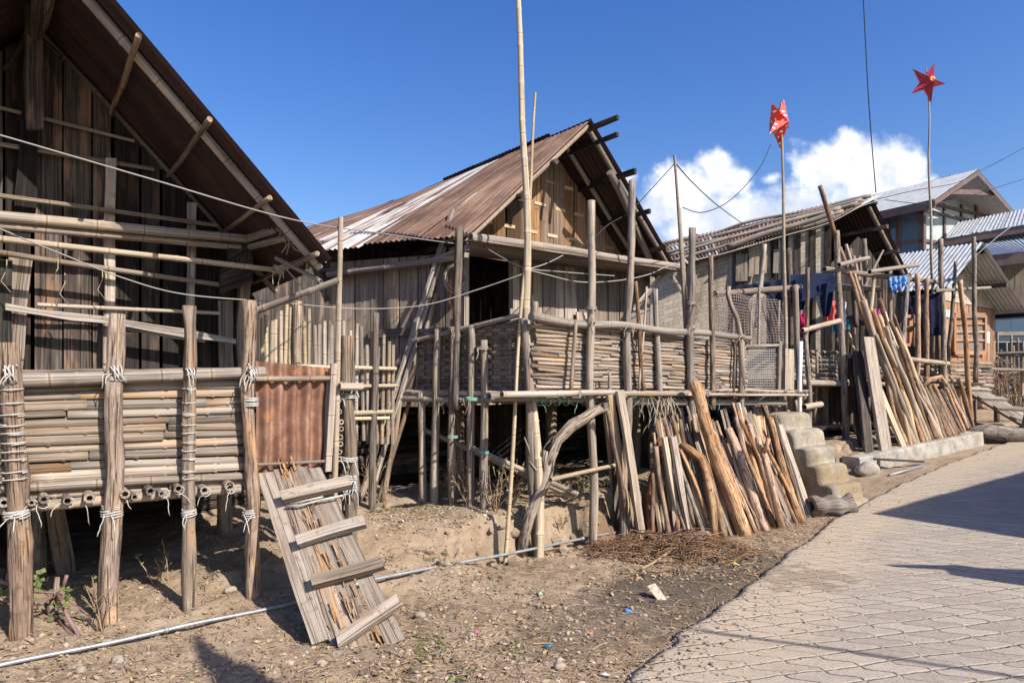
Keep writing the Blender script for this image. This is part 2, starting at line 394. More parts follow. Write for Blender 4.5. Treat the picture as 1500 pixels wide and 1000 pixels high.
M['rust_panel'] = mat_metal('orange_rust_sheet', (.105, .058, .045), (.43, .175, .058), (.46, .46, .45))
def mat_rustpanel():
    t = NT('mottled_rust_panel'); co = t.n('ShaderNodeTexCoord').outputs['Object']; v = t.uv(9, 1.3, None)
    a = t.noise(co, 9, 6, .68); b = t.noise(v, 1.0, 5, .6, .3); c = t.noise(co, 70, 4, .7); d = t.noise(co, 4.5, 5, .6, .4)
    col = t.ramp(t.math('ADD', t.math('MULTIPLY', a, .6), t.math('MULTIPLY', b, .4)), [(.36, (.12, .062, .045)), (.5, (.225, .118, .078)), (.62, (.31, .185, .13))])
    col = t.mix(t.math('MULTIPLY', t.step(d, .58, .68), .85), col, (.42, .165, .045))
    col = t.mix(t.math('MULTIPLY', t.step(c, .55, .68), .5), col, (.09, .05, .04))
    return t.done(col, .85, t.bump(c, .4, .004), .2)
M['rust_panel'] = mat_rustpanel()
M['roof_zinc'] = mat_metal('grey_zinc_sheet', (.2, .17, .15), (.28, .25, .23), (.40, .415, .43), rough=.5)
M['roof_blue'] = mat_metal('bluish_zinc_sheet', (.2, .2, .22), (.3, .31, .34), (.34, .375, .43), rough=.5)
def mat_woven(name, c1, c2, sx=.11, sy=.055):
    t = NT(name); u = t.n('ShaderNodeUVMap', uv_map='UVMap').outputs[0]; r = t.isl()
    uu = t.vm('ADD', u, t.vm('MULTIPLY', t.n('ShaderNodeTexNoise').outputs[1], (.0, .0, 0)))
    br = t.n('ShaderNodeTexBrick', offset=.5); t.l(uu, br.inputs['Vector'])
    for k, x in (('Scale', 1.0), ('Mortar Size', .003), ('Mortar Smooth', .6), ('Brick Width', sx), ('Row Height', sy)): br.inputs[k].default_value = x
    br.inputs['Color1'].default_value = (*c1, 1); br.inputs['Color2'].default_value = (*c2, 1); br.inputs['Mortar'].default_value = (.06, .05, .04, 1)
    g = t.noise(t.uv(30, 30, r), 1.0, 5, .6); s2 = t.noise(t.uv(3.4, .8, r), 1.0, 5, .66)
    col = t.mix(t.step(g, .35, .75), br.outputs[0], t.mix(1.0, br.outputs[0], (.62, .58, .52), 'MULTIPLY'))
    col = t.mix(t.math('MULTIPLY', t.step(s2, .48, .68), .6), col, t.mix(1.0, col, (.40, .32, .25), 'MULTIPLY'))
    return t.done(col, .8, t.bump(t.math('SUBTRACT', 1.0, br.outputs['Fac']), .6, .008))
M['woven'] = mat_woven('woven_bamboo', (.57, .50, .405), (.45, .385, .30), .21, .085)
def mat_concrete(name, c, moss=(.30, .22, .12)):
    t = NT(name); co = t.n('ShaderNodeTexCoord').outputs['Object']
    a = t.noise(co, 3.2, 6, .62); b = t.noise(co, 28, 5, .65); d = t.noise(co, 1.7, 4, .6)
    col = t.ramp(a, [(.3, tuple(x * .55 for x in c)), (.5, c), (.72, tuple(min(1, x * 1.35) for x in c))])
    col = t.mix(t.math('MULTIPLY', t.step(d, .46, .62), .8), col, moss)
    col = t.mix(t.math('MULTIPLY', t.step(b, .52, .68), .5), col, t.mix(1.0, col, (.4, .36, .32), 'MULTIPLY'))
    return t.done(col, .9, t.bump(t.math('ADD', t.math('MULTIPLY', a, 1.5), b), .7, .012))
M['concrete'] = mat_concrete('mossy_concrete', (.31, .27, .215), (.235, .17, .095))
M['kerb'] = mat_concrete('pale_concrete', (.36, .33, .29), (.27, .23, .18))
def mat_ground():
    t = NT('dry_dirt'); co = t.n('ShaderNodeTexCoord').outputs['Object']
    a = t.noise(co, .9, 6, .6); b = t.noise(co, 6, 6, .65); c = t.noise(co, 38, 5, .7); e = t.noise(co, 120, 3, .6)
    col = t.ramp(t.math('ADD', t.math('MULTIPLY', a, .5), t.math('MULTIPLY', b, .5)), [(.34, (.185, .128, .082)), (.5, (.285, .208, .140)), (.66, (.375, .290, .205))])
    col = t.mix(t.math('MULTIPLY', t.step(c, .52, .66), .55), col, (.15, .105, .07))
    col = t.mix(t.math('MULTIPLY', t.step(e, .56, .66), .5), col, (.47, .40, .32))
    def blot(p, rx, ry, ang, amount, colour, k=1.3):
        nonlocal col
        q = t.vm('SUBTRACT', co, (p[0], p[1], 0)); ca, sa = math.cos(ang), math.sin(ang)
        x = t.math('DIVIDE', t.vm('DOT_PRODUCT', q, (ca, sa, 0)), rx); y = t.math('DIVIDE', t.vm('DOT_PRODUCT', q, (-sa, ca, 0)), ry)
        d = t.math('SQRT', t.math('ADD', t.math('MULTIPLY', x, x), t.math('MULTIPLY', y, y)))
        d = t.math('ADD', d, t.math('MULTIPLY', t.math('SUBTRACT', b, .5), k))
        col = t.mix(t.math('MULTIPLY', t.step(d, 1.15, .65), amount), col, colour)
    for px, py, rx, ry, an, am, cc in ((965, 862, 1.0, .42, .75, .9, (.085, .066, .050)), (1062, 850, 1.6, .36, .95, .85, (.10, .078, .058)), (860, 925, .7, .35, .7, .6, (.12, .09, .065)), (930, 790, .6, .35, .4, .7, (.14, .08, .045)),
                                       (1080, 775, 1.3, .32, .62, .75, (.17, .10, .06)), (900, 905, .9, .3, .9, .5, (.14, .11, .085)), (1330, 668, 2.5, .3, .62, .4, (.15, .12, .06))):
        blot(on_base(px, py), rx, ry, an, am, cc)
    hgt = t.math('ADD', t.math('MULTIPLY', b, 1.2), t.math('ADD', t.math('MULTIPLY', c, .5), t.math('MULTIPLY', e, .2)))
    return t.done(col, .95, t.bump(hgt, .9, .02), .15)
def mat_pavers():
    t = NT('paver_road'); u = t.n('ShaderNodeUVMap', uv_map='UVMap').outputs[0]; co = t.n('ShaderNodeTexCoord').outputs['Object']
    s = t.n('ShaderNodeSeparateXYZ'); t.l(u, s.inputs[0]); edge_x = s.outputs[0]
    q = t.vm('ADD', co, t.vm('MULTIPLY', t.vm('SUBTRACT', t.colnoise(co, 2.2), (.5, .5, .5)), (.07, .07, 0)))
    q = t.vm('ADD', q, t.vm('MULTIPLY', t.vm('SUBTRACT', t.colnoise(co, 13.), (.5, .5, .5)), (.022, .022, 0)))
    x = t.vm('DOT_PRODUCT', q, (.963, .269, 0)); y = t.vm('DOT_PRODUCT', q, (-.269, .963, 0))
    W, H = .238, .178
    ys = t.math('DIVIDE', y, H); row = t.math('FLOOR', ys); fy = t.math('FRACT', ys); dy = t.math('MINIMUM', fy, t.math('SUBTRACT', 1.0, fy))
    sft = t.math('MULTIPLY', t.math('SUBTRACT', t.step(fy, .2, .8), .5), .50)
    xc = t.math('ADD', t.math('ADD', t.math('DIVIDE', x, W), t.math('MULTIPLY', row, .5)), sft)
    fx = t.math('FRACT', xc); dx = t.math('MINIMUM', fx, t.math('SUBTRACT', 1.0, fx)); dxm = t.math('MULTIPLY', dx, W); dym = t.math('MULTIPLY', dy, H)
    wn = t.n('ShaderNodeTexWhiteNoise', noise_dimensions='2D'); cb = t.n('ShaderNodeCombineXYZ'); t.l(t.math('FLOOR', xc), cb.inputs[0]); t.l(row, cb.inputs[1]); t.l(cb.outputs[0], wn.inputs['Vector'])
    a = t.noise(co, .8, 5, .6); b = t.noise(co, 5, 6, .65); c = t.noise(co, 60, 4, .7); e = t.noise(co, 17, 4, .6)
    stone = t.mix(wn.outputs['Value'], (.28, .238, .192), (.37, .318, .26))
    stone = t.mix(t.math('MULTIPLY', t.step(c, .48, .7), .5), stone, (.20, .165, .135))
    stone = t.mix(t.math('MULTIPLY', t.step(e, .5, .7), .35), stone, (.43, .37, .31))
    sand = t.mix(b, (.34, .265, .19), (.47, .385, .285))
    strip = t.step(edge_x, 1.1, .0)
    cover = t.step(t.math('ADD', t.math('ADD', t.math('MULTIPLY', a, .75), t.math('MULTIPLY', e, .5)), t.math('MULTIPLY', strip, .52)), .66, .98)
    col = t.mix(t.math('MULTIPLY', cover, .8), stone, sand)
    jm = t.math('MINIMUM', dxm, dym); joint = t.step(t.math('ADD', jm, t.math('MULTIPLY', t.math('SUBTRACT', e, .5), .016)), .014, .003)
    col = t.mix(t.math('MULTIPLY', joint, .6), col, t.mix(t.step(b, .6, .75), sand, (.26, .17, .10)))
    gap = t.math('MULTIPLY', t.step(dxm, .0065, .002), t.step(t.math('ADD', wn.outputs['Value'], t.math('MULTIPLY', e, .5)), .62, 1.05))
    gap = t.math('MULTIPLY', gap, t.math('SUBTRACT', 1.0, t.math('MULTIPLY', cover, .8)))
    gap2 = t.math('MULTIPLY', t.step(dym, .005, .001), t.step(t.noise(co, 3.1, 4), .54, .66))
    gap = t.math('MAXIMUM', gap, t.math('MULTIPLY', gap2, .3))
    col = t.mix(t.math('MULTIPLY', gap, .8), col, (.085, .062, .045))
    wet = on_base(1172, 850)
    q2 = t.vm('SUBTRACT', co, (wet.x, wet.y, 0)); dd = t.math('ADD', t.math('DIVIDE', t.vm('LENGTH', t.vm('MULTIPLY', q2, (1, 1, 0)), (0, 0, 0)), .5), t.math('MULTIPLY', t.math('SUBTRACT', b, .5), 3.2))
    col = t.mix(t.math('MULTIPLY', t.step(dd, .9, .5), .45), col, (.15, .105, .07))
    hgt = t.math('ADD', t.math('ADD', t.math('MULTIPLY', gap, -1.4), t.math('MULTIPLY', joint, -.45)), t.math('ADD', t.math('MULTIPLY', e, .35), t.math('ADD', t.math('MULTIPLY', c, .2), t.math('MULTIPLY', wn.outputs['Value'], .25))))
    return t.done(col, .9, t.bump(hgt, 1.0, .018), .2)
def mat_dots(name, base_c, dot_c, scale=16.0, r=.3, rough=.45):
    t = NT(name); u = t.n('ShaderNodeUVMap', uv_map='UVMap').outputs[0]
    v = t.n('ShaderNodeTexVoronoi', voronoi_dimensions='2D'); t.l(u, v.inputs['Vector']); v.inputs['Scale'].default_value = scale; v.inputs['Randomness'].default_value = .35
    col = t.mix(t.step(v.outputs['Distance'], r, r - .08), base_c, dot_c)
    m = t.done(col, rough, None, .4); return m
def mat_cloth(name, c):
    t = NT(name); co = t.n('ShaderNodeTexCoord').outputs['Object']; g = t.noise(co, 7, 4)
    return t.done(t.mix(g, tuple(x * .7 for x in c), tuple(min(1, x * 1.25) for x in c)), .9, t.bump(t.noise(co, 300, 2), .2, .002), .1)
M['ground'] = mat_ground(); M['road'] = mat_pavers()
M['stone'] = mat_concrete('pebble_stone', (.36, .31, .25), (.24, .19, .14))
def mat_leaf(name, a, b):
    t = NT(name); r = t.isl(); return t.done(t.mix(r, a, b), .8, None, .2)
M['green'] = mat_leaf('green_leaf', (.07, .10, .03), (.17, .19, .07))
M['dryleaf'] = mat_leaf('dry_leaf', (.16, .09, .045), (.42, .31, .19))
M['straw'] = mat_leaf('dry_straw', (.12, .078, .046), (.40, .29, .175))
M['stem'] = mat_leaf('dry_stem', (.16, .10, .07), (.34, .25, .16))
M['gravel'] = mat_leaf('gravel_stone', (.15, .11, .078), (.37, .305, .235))
M['ash'] = mat_leaf('ash_lump', (.03, .028, .027), (.20, .185, .175))
# ------------------------------------------------------------------ camera, sun, sky
cam = bpy.data.cameras.new('camera'); cam.lens = 24; cam.sensor_width = 36; cam.shift_y = (HY - 500) / 1500; cam.clip_end = 6000; cam.clip_start = .05
co_ = bpy.data.objects.new('camera', cam); COL.objects.link(co_); co_.location = (0, 0, CH); co_.rotation_euler = (math.pi / 2, 0, 0); SC.camera = co_
ELEV, SAZ = math.radians(40), Vector((.74, -.67)).normalized()
sd = Vector((SAZ.x * math.cos(ELEV), SAZ.y * math.cos(ELEV), math.sin(ELEV)))
sun = bpy.data.lights.new('sun', 'SUN'); sun.energy = 5.0; sun.angle = math.radians(.5); sun.color = (1.0, .93, .83)
so = bpy.data.objects.new('sun', sun); COL.objects.link(so); so.rotation_euler = (-sd).to_track_quat('-Z', 'Y').to_euler()
W = bpy.data.worlds.new('World'); SC.world = W; W.use_nodes = True; wt = W.node_tree; wt.nodes.clear()
class WN(NT):
    def __init__(s, t): s.t = t
w = WN(wt)
sky = w.n('ShaderNodeTexSky', sky_type='NISHITA'); sky.sun_disc = False; sky.sun_elevation = ELEV; sky.sun_rotation = math.atan2(SAZ.x, SAZ.y)
sky.altitude = 300; sky.air_density = 1.3; sky.dust_density = 1.4; sky.ozone_density = 3.0
bg = w.n('ShaderNodeBackground'); hs_ = w.n('ShaderNodeHueSaturation'); w.l(sky.outputs[0], hs_.inputs['Color']); hs_.inputs['Saturation'].default_value = 1.36; hs_.inputs['Hue'].default_value = .519; hs_.inputs['Value'].default_value = 1.55; w.l(hs_.outputs[0], bg.inputs[0]); bg.inputs[1].default_value = .072
# cumulus far beyond the houses, by compass direction
tc = w.n('ShaderNodeTexCoord').outputs['Generated']; sp = w.n('ShaderNodeSeparateXYZ'); w.l(tc, sp.inputs[0])
yy = w.math('MAXIMUM', sp.outputs[1], .02); uu = w.math('DIVIDE', sp.outputs[0], yy); vv = w.math('DIVIDE', sp.outputs[2], yy)
cb = w.n('ShaderNodeCombineXYZ'); w.l(uu, cb.inputs[0]); w.l(vv, cb.inputs[1]); uvw = cb.outputs[0]
n1 = w.noise(uvw, 14, 8, .58); n2 = w.noise(uvw, 42, 5, .6)
nz = w.n('ShaderNodeTexNoise'); w.l(uvw, nz.inputs['Vector']); nz.inputs['Scale'].default_value = 9; nz.inputs['Detail'].default_value = 3
warp = w.vm('ADD', uvw, w.vm('MULTIPLY', w.vm('SUBTRACT', nz.outputs['Color'], (.5, .5, .5)), (.045, .045, 0)))
fm = None
for px, py, rx, ry in ((1255, 235, 62, 52), (1205, 250, 48, 46), (1310, 255, 55, 52), (1270, 300, 110, 58), (1180, 320, 90, 60), (1350, 282, 36, 34),
                       (1050, 240, 40, 32), (1062, 262, 45, 45), (1000, 290, 62, 52), (1040, 330, 95, 60), (1110, 325, 70, 48), (962, 300, 40, 40), (918, 255, 24, 14), (1495, 350, 26, 18), (1130, 262, 22, 14)):
    q = w.vm('MULTIPLY', w.vm('SUBTRACT', warp, ((px - 750) / 1000, (570 - py) / 1000, 0)), (1000 / rx, 1000 / ry, 0))
    f = w.math('SUBTRACT', 1.0, w.vm('LENGTH', q, (0, 0, 0)))
    if px in (918, 1495, 1130): f = w.math('SUBTRACT', w.math('MULTIPLY', f, .6), .10)
    fm = f if fm is None else w.math('SMOOTH_MAX', fm, f, .12)
den = w.math('ADD', w.math('SUBTRACT', fm, .05), w.math('ADD', w.math('MULTIPLY', w.math('SUBTRACT', n1, .5), 1.25), w.math('MULTIPLY', w.math('SUBTRACT', n2, .5), .5)))
al = w.step(den, -.10, .48)
lit = w.step(w.math('ADD', w.math('ADD', w.math('MULTIPLY', vv, 4.2), w.math('MULTIPLY', w.math('SUBTRACT', n1, .5), 3.6)), w.math('MULTIPLY', den, -.15)), .55, 1.85)
ccol = w.mix(lit, (4.6, 5.1, 6.3), (8.9, 8.85, 8.8))
bg2 = w.n('ShaderNodeBackground'); w.put(bg2.inputs[0], ccol); bg2.inputs[1].default_value = .10
mx = w.n('ShaderNodeMixShader'); w.l(w.math('MULTIPLY', al, w.step(sp.outputs[1], .03, .1)), mx.inputs[0]); w.l(bg.outputs[0], mx.inputs[1]); w.l(bg2.outputs[0], mx.inputs[2])
wo = w.n('ShaderNodeOutputWorld'); w.l(mx.outputs[0], wo.inputs[0])
SC.view_settings.view_transform = 'Standard'; SC.view_settings.look = 'None'; SC.view_settings.gamma = 1; SC.view_settings.exposure = .64
SC.cycles.max_bounces = 6; SC.cycles.diffuse_bounces = 1; SC.cycles.glossy_bounces = 2; SC.cycles.use_adaptive_sampling = True
# ------------------------------------------------------------------ ground sheet to the horizon
def axis(lo, hi, st, far):
    a = list(np.arange(lo, hi, st)); s = st; x = hi
    while x < far: a.append(x); s *= 1.22; x += s
    s = st; x = lo - st
    while x > -far: a.insert(0, x); s *= 1.22; x -= s
    return np.array(a)
gx = axis(-4.5, 10., .035, 2500.); gy = axis(2.6, 14., .035, 2500.)
X, Y_ = np.meshgrid(gx, gy); Z = hh(X, Y_)
V = np.stack([X.ravel(), Y_.ravel(), Z.ravel()], 1); nx, ny = len(gx), len(gy)
i = (np.arange(ny - 1)[:, None] * nx + np.arange(nx - 1)[None, :]).ravel()
g_ = bulk('ground', M['ground'], V, np.stack([i, i + 1, i + nx + 1, i + nx], 1), smooth=True); g_['kind'] = 'structure'
# road: a slab of pavers with a broken near edge
mb = MB(); pts = []
for k in range(len(EXY) - 1):
    a, b = Vector(EXY[k]), Vector(EXY[k + 1]); L = (b - a).length; st = .05 if 1 <= k <= 4 else (.12 if k < 9 else 1.5)
    m = max(1, int(L / st)); pts += [a.lerp(b, q / m) for q in range(m)]
pts.append(Vector(EXY[-1]))
# smooth the bends
for _ in range(12): pts = [pts[0]] + [(pts[q - 1] + pts[q] * 2 + pts[q + 1]) / 4 for q in range(1, len(pts) - 1)] + [pts[-1]]
acr = [0, .05, .12, .22, .35, .5, .7, .95, 1.25, 1.6, 2, 2.5, 3, 3.6, 4.2, 5, 5.8, 6.5]; b0 = 0; s_ = 0.0
for q, p in enumerate(pts):
    d = (pts[min(q + 1, len(pts) - 1)] - pts[max(q - 1, 0)]).normalized(); n = Vector((d.y, -d.x))
    if q: s_ += (p - pts[q - 1]).length
    jag = .05 * noise.noise((s_ * 2.2, 1, 0)) + .035 * noise.noise((s_ * 7, 5, 0)) + (.03 if noise.noise((s_ * 3.1, 9, 0)) > .25 else 0)
    low = p + n * (jag + .01)
    mb.v.append(Vector((low.x, low.y, float(base(low.x, low.y)) - .09)))
    for c in acr:
        z = p + n * (c + jag * max(0, 1 - c / .3))
        mb.v.append(Vector((z.x, z.y, float(base(z.x, z.y)) + .03 + .012 * noise.noise((z.x * .8, z.y * .8, 3)) - (.008 if c == 0 else 0))))
    if q:
        w_ = len(acr) + 1; o = (q - 1) * w_; sl = s_ - (p - pts[q - 1]).length
        for c in range(w_ - 1):
            u0, u1 = ([-.1] + acr)[c], ([-.1] + acr)[c + 1]
            mb.face((o + c, o + c + 1, o + w_ + c + 1, o + w_ + c), ((u0, sl), (u1, sl), (u1, s_), (u0, s_)), c > 0)
rd = mb.build('road', M['road']); rd['kind'] = 'structure'
# ------------------------------------------------------------------ generic builders
def post(mb, plane, top, bot, r0, r1=None, o=.0, ground=True, **k):
    a = plane.at(top[0], top[1], o); b = plane.at(bot[0], bot[1], o)
    if ground:
        b = drop(b, .10)
    mb.pole(b, a, r0, r1 or r0 * .9, **k)
def plank_wall(mb, pl, a0, a1, zb, zt, w=(.13, .24), th=.025, gap=.008, skip=(), o=0.0, n=None, lean=.0, toner=None):
    a = a0
    zt = zt if callable(zt) else (lambda x, z=zt: z)
    zb = zb if callable(zb) else (lambda x, z=zb: z)
    while a < a1 - .03:
        e = min(a1, a + R.uniform(*w)); e = a1 if a1 - e < .06 else e
        oo = o + R.uniform(0, .012); gp = gap * R.uniform(.4, 2.2); q = e - gp
        segs = [(None, None)]
        for s0, s1, z0, z1 in skip:
            if a < s1 - .02 and q > s0 + .02: segs = [(None, z0), (z1, None)]
        if toner: mb.tone = toner(a)
        for lo, hi in segs:
            B = [zb(a) if lo is None else lo, zb(q) if lo is None else lo]; T = [zt(a) if hi is None else hi, zt(q) if hi is None else hi]
            if min(T) - max(B) < .02 and max(T) - min(B) < .04: continue
            T = [max(T[0], B[0] + .01), max(T[1], B[1] + .01)]
            l = R.uniform(-lean, lean)
            mb.hexa([pl.w(a, B[0], oo), pl.w(q, B[1], oo), pl.w(q, B[1], oo - th), pl.w(a, B[0], oo - th),
                     pl.w(a + l, T[0], oo), pl.w(q + l, T[1], oo), pl.w(q + l, T[1], oo - th), pl.w(a + l, T[0], oo - th)])
        a = e
def sheets(mb, A, B, C, D, w=.78, per=.076, amp=.011, rows=6, tones=None, lift=.006, ragged=.08, nper=6, over=.08, dent=.012, dfreq=.9):
    """corrugated sheets side by side; A-B is the upper edge, D-C the lower one"""
    A, B, C, D = map(Vector, (A, B, C, D)); L = ((B - A).length + (C - D).length) / 2; n = max(1, round(L / w))
    nrm = (B - A).cross(D - A).normalized(); nrm = nrm if nrm.z > 0 else -nrm
    H = ((D - A).length + (C - B).length) / 2
    for k in range(n):
        s0, s1 = k / n - (over / L if k else 0), (k + 1) / n
        t1 = 1 + R.uniform(-ragged, ragged) / H; t0 = -R.uniform(0, ragged) / H
        mb.tone = tones(k / n) if callable(tones) else (tones or 0.0); wl = (s1 - s0) * L; m = int(wl / per * nper); of = lift * (k % 2) + R.uniform(0, .004); ph = R.uniform(0, 6)
        wq = R.uniform(0, 50)
        def f(u, v):
            s = s0 + (s1 - s0) * u; t = t0 + (t1 - t0) * v
            p = A.lerp(B, s).lerp(D.lerp(C, s), t)
            return p + nrm * (amp * math.sin(2 * math.pi * u * wl / per + ph) + of + dent * noise.noise((s * L * dfreq, t * H * dfreq * .8, wq)))
        mb.grid(f, m, rows, wl, H)
def slats(mb, pl, a0, a1, z0, z1, pitch=.055, r=.027, o=0.0, piece=(.5, 1.3), flat=.55, sag=.012):
    """rows of split bamboo laid over one another, with node collars"""
    zz0 = z0 if callable(z0) else (lambda a: z0); zz1 = z1 if callable(z1) else (lambda a: z1)
    n = int((zz1(a0) - zz0(a0)) / pitch)
    for k in range(n + 1):
        a = a0 - R.uniform(0, .1); dz = R.uniform(-1, 1) * pitch * .12
        while a < a1:
            e = min(a1 + R.uniform(-.02, .05), a + R.uniform(*piece)); e = e if a1 - e > .15 else a1 + R.uniform(-.02, .05)
            t = k / n; tilt = R.uniform(-1, 1) * sag; oo = o + R.uniform(-.006, .008)
            f = lambda x: zz0(x) + (zz1(x) - zz0(x)) * t + dz
            A, B = pl.w(a, f(a) - tilt, oo), pl.w(e, f(e) + tilt, oo)
            L = (B - A).length; ts = [0]; rr = [1]; q = R.uniform(.08, .3)
            while q < L - .04:
                for dq, m in ((-.016, 1), (-.004, 1.22), (.005, 1.2), (.014, .93), (.05, 1)): ts.append(min(L - .005, max(ts[-1] + .001, q + dq))); rr.append(m)
                q += .33
            ts.append(L); rr.append(1); rs = r * R.uniform(.82, 1.12)
            up = (pl.n3() * -.28 + Vector((0, 0, 1))).normalized()
            mb.tube([A.lerp(B, x / L) for x in ts], [rs * m for m in rr], 7, 0, sx=1.0, sy=flat, ref=up)
            a = e - R.uniform(-.02, .05)
def cable(name, label, pts, r, mat, cat='cable', sag=0.0, grp=None):
    pts = [Vector(p) for p in pts]; out = []
    n = 10
    for i in range(len(pts) - 1):
        p0 = pts[max(i - 1, 0)]; p1 = pts[i]; p2 = pts[i + 1]; p3 = pts[min(i + 2, len(pts) - 1)]
        for k in range(n):
            t = k / n
            q = .5 * ((2 * p1) + (p2 - p0) * t + (2 * p0 - 5 * p1 + 4 * p2 - p3) * t * t + (3 * p1 - p0 - 3 * p2 + p3) * t ** 3)
            q.z -= sag * 4 * t * (1 - t); out.append(q)
    out.append(pts[-1]); mb = MB(); mb.tube(out, r, 6)
    return single(mb, name, M[mat], label, cat, pts[0], grp)
SPLIT = set('stilt rod rail post strut rafter purlin stick beam bracket_board outrigger leaning_board canopy_board joist bar dark_board wall_post cane bamboo_rod split_rail pole frame side_frame prop bargeboard tie_beam door_frame twig splinter back_wall coupling runner lashing vine_tie twine woven_band'.split())
def part(parent, name, mat, fn, **k):
    mb = MB(); fn(mb); m = M[mat] if isinstance(mat, str) else mat
    if name in SPLIT and len(mb.marks) > 1: return [q.build(name, m, parent) for q in mb.pieces()][0]
    return mb.build(name, m, parent)
def lash(mb, p, axis, r, n=4, rope=.005, pitch=.011, tails=2):
    mb.marks.append((len(mb.v), len(mb.f))); mb.depth += 1
    mb.coil(p, axis, r, n, rope, pitch)
    for _ in range(tails): mb.tail(Vector(p) + Vector((R.uniform(-1, 1) * r, -r, 0)), R.uniform(.08, .18), rope * .8)
    mb.depth -= 1
# ================================================================== 1. left house
C1 = A1W.at(350, 545); a1c = A1W.a(C1)                       # wall corner
FLOOR1 = .86
b1 = Vector((-A1.n.x, -A1.n.y, 0)); n1v = A1.n3(); d1 = A1.d3()
def A1Wz(a): return A1W.w(a, 0)
house1 = thing('wooden_house', 'dark sooty plank house on stilts under a steep overhanging rusty roof', 'house', (C1.x, C1.y, h(C1.x, C1.y)))
tip = A1W.w(a1c + .35, 2.57, 1.40); k1 = 1.03; half = 1.85
ridge_f = tip - d1 * half + Vector((0, 0, k1 * half))
back = b1 * 8.0
ltip = tip - d1 * (2 * half)
def roofz(a):
    q = (a1c + .35 - a); q = q if q < half else 2 * half - q
    return 2.57 + k1 * q - .06
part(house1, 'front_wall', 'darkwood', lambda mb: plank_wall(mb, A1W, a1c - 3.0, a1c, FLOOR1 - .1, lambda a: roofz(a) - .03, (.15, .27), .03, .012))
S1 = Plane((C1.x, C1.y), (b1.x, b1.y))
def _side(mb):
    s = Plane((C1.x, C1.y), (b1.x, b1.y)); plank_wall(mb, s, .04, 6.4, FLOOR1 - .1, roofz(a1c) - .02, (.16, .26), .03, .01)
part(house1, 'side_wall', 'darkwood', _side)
def _shade_skirt1(mb):
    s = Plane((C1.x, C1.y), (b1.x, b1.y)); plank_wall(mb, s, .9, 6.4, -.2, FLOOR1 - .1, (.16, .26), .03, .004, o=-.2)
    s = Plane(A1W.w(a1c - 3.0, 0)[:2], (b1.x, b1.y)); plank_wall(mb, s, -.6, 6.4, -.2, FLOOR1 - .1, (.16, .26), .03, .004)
part(house1, 'skirt', 'darkwood', _shade_skirt1)  # planks added below the floor to shut out skylight
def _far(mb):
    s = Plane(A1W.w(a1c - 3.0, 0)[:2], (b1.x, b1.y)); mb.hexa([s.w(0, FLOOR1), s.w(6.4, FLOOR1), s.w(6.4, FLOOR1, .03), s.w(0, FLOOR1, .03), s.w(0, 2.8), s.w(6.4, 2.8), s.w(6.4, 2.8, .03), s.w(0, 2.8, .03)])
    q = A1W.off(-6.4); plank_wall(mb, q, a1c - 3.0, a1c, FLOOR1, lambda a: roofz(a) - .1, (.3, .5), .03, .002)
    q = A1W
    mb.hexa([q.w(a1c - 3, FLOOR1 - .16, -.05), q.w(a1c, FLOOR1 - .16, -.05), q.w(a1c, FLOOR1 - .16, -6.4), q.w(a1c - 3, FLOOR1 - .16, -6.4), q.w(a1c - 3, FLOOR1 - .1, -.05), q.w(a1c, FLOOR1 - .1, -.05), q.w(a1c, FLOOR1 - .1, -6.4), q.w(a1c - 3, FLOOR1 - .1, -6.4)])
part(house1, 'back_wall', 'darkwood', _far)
rf = part(house1, 'roof', 'roof_dark', lambda mb: sheets(mb, ridge_f, ridge_f + back, tip + back, tip, w=.8, ragged=.05, nper=6, rows=12, amp=.012))
rf2 = part(house1, 'roof', 'roof_dark', lambda mb: sheets(mb, ridge_f, ridge_f + back, ltip + back, ltip, w=.8, ragged=.05, rows=6))
def _raft(mb):
    dn = (tip - ridge_f)
    u = Vector((0, 0, -.055)) + b1 * .22
    mb.bamboo(ridge_f + u, tip + u - dn * .02, .036, .03, .5)
    for k in (1.25, 2.5, 4.0): mb.bamboo(ridge_f + u + b1 * k, tip + u + b1 * k, .032, .028, .5)
part(rf, 'rafter', 'bamboo', _raft)
def _purl(mb):
    for f in (.27, .50, .73, .92):
        p = ridge_f.lerp(tip, f) + Vector((0, 0, -.10)); mb.pole(p + n1v * (.12 if f < .6 else .03), p + b1 * 5.5, .019, .018, jit=.16, bend=.004)
part(rf, 'purlin', 'wornwood', _purl)
def _purl2(mb):
    for f in (.27, .5, .73, .95):
        p = ridge_f.lerp(ltip, f) + Vector((0, 0, -.10)); mb.pole(p + n1v * .1, p + b1 * 5.5, .032, .028)
part(rf2, 'purlin', 'oldlog', _purl2)
part(rf, 'ridge_pole', 'oldlog', lambda mb: mb.pole(ridge_f + n1v * .15 + Vector((0, 0, -.12)), ridge_f + b1 * 6 + Vector((0, 0, -.12)), .06))
def _king(mb):
    q = A1W.at(50, 190, .32); t = A1W.at(48, -10, .32)
    mb.board(q, t, d1 * .11, n1v * .05, rough=.012, ends=.02)
    for sx in (-1, 1): mb.pole(A1W.at(48 + sx * 42, 92 - (8 if sx > 0 else -12), .30), A1W.at(48 + sx * 6, 52, .30), .022)
    p = A1W.at(50, 60, .34); mb.pole(p - n1v * .4, p + n1v * .9 + Vector((0, 0, .12)), .04)
    mb.pole(A1W.at(50, 20, .1), A1W.at(50, 20, .1) + n1v * 1.0 + Vector((0, 0, .35)), .035)
part(house1, 'king_post', 'darkwood', _king)  # darker wood chosen to paint in the shade below the gable
